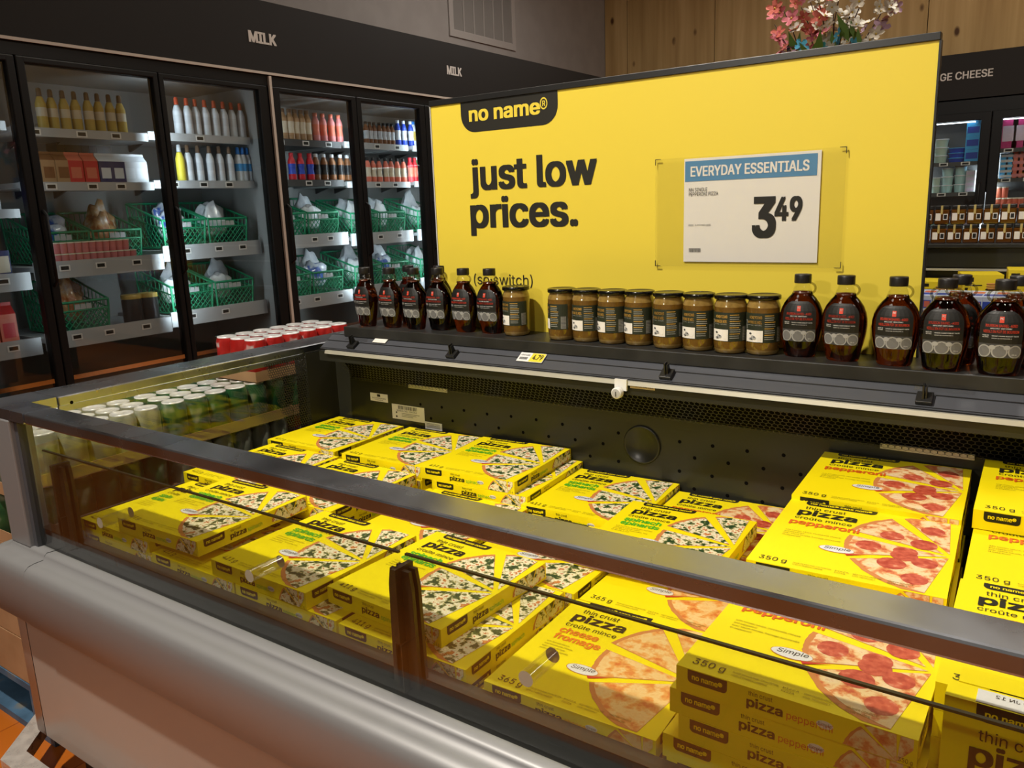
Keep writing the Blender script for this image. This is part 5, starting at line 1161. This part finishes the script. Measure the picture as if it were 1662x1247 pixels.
# ================================================================ artificial blossoms on a stand behind the sign
VY = 3.3; vx = at(1345, 85, Y=VY).x; vz = 1.42
tag(MB().bbox((vx-.16, VY-.16, 0), (vx+.16, VY+.16, vz), .006).build('display_plinth', M['blackmatte']), 'tall black display plinth hidden behind the yellow sign, under the flowers', 'plinth')
fl = empty('flower_arrangement', (vx, VY, vz), 0, 'bunch of pink and white artificial blossoms rising behind the yellow sign', 'flowers')
MB().lathe([(.05, .0005), (.07, .01), (.075, .09), (.055, .17), (.06, .20), (.055, .20), (.05, .17), (.001, .165)], n=24, cap=False).build('vase', mat('cobalt_vase', (.01, .02, .22), .15, coat=1), fl)
PET = {}
def blossom(col, name):
    m_ = mat(name, col, .6); b = MB()
    for i in range(5):
        a = 2*math.pi*i/5; c, s = math.cos(a), math.sin(a); pts = [(0, 0, 0), (.35, -.28, .18), (.8, -.3, .35), (1, 0, .32), (.8, .3, .35), (.35, .28, .18)]
        b.poly([(p[0]*c-p[1]*s, p[0]*s+p[1]*c, p[2]) for p in pts])
    b.lathe([(.12, 0), (.1, .2), (.02, .24)], n=6, mi=1); return b.mesh('blossom', [m_, M['pollen']])
M['pollen'] = mat('pollen', (.6, .42, .08), .7); M['stem'] = mat('brown_stem', (.05, .02, .015), .6); M['leaf'] = mat('green_leaf', (.10, .20, .03), .5)
BL = {n: blossom(c, n+'_blossom') for n, c in (('white', (.62, .58, .50)), ('cream', (.55, .48, .38)), ('pink', (.60, .16, .20)), ('coral', (.60, .14, .10)), ('mauve', (.38, .24, .32)), ('aqua', (.05, .28, .42)), ('cobalt', (.01, .03, .25)))}
rnd = random.Random(5); nb = 0
def put_bl(p, kind, s):
    global nb
    if nb >= 100: return
    nb += 1; o = bpy.data.objects.new('blossom', BL[kind]); COL.objects.link(o); o.parent = fl; o.location = p; o.scale = (s, s, s); o.rotation_euler = (rnd.uniform(.3, 1.6), rnd.uniform(-.6, .6), rnd.uniform(-1, 1))
for i in range(11):
    t = -1+2*i/10; top = Vector((t*.24+rnd.uniform(-.02, .02), rnd.uniform(-.08, .08), .44+.13*(1-t*t)+rnd.uniform(-.03, .05))); pts = []
    for q in range(7): f = q/6; pts.append(Vector((top.x*f**1.3*.95+.01*math.sin(7*f+i), top.y*f, .12+(top.z-.12)*f)))
    MB().tube(pts, [.004-.0025*q/6 for q in range(7)], 6).build('stem', M['stem'], fl)
    kinds = [['pink', 'coral', 'white'], ['white', 'cream', 'pink'], ['white', 'cream', 'mauve']][0 if i < 4 else 1 if i < 7 else 2]
    for q in range(8):
        f = .55+.45*q/7; p = pts[min(6, int(f*6))].lerp(pts[min(6, int(f*6)+1)], f*6-int(f*6)) if f < .999 else pts[6]; put_bl(p+Vector((rnd.uniform(-.03, .03), rnd.uniform(-.04, 0), rnd.uniform(-.02, .02))), rnd.choice(kinds), rnd.uniform(.022, .036))
for i in range(14): put_bl(Vector((rnd.uniform(-.19, .12), rnd.uniform(-.1, 0), rnd.uniform(.30, .38))), rnd.choice(('aqua', 'cobalt', 'mauve', 'mauve', 'aqua')), rnd.uniform(.022, .034))
for i in range(16):
    q = Vector((rnd.uniform(-.16, .14), rnd.uniform(-.08, .0), rnd.uniform(.29, .37))); d = Vector((q.x*1.2+rnd.uniform(-.4, .4), -.2, rnd.uniform(.3, 1))).normalized(); s = d.cross(Y_).normalized(); l = rnd.uniform(.06, .11)
    MB().poly([q, q+d*l*.4+s*l*.16, q+d*l, q+d*l*.4-s*l*.16]).build('leaf', M['leaf'], fl)
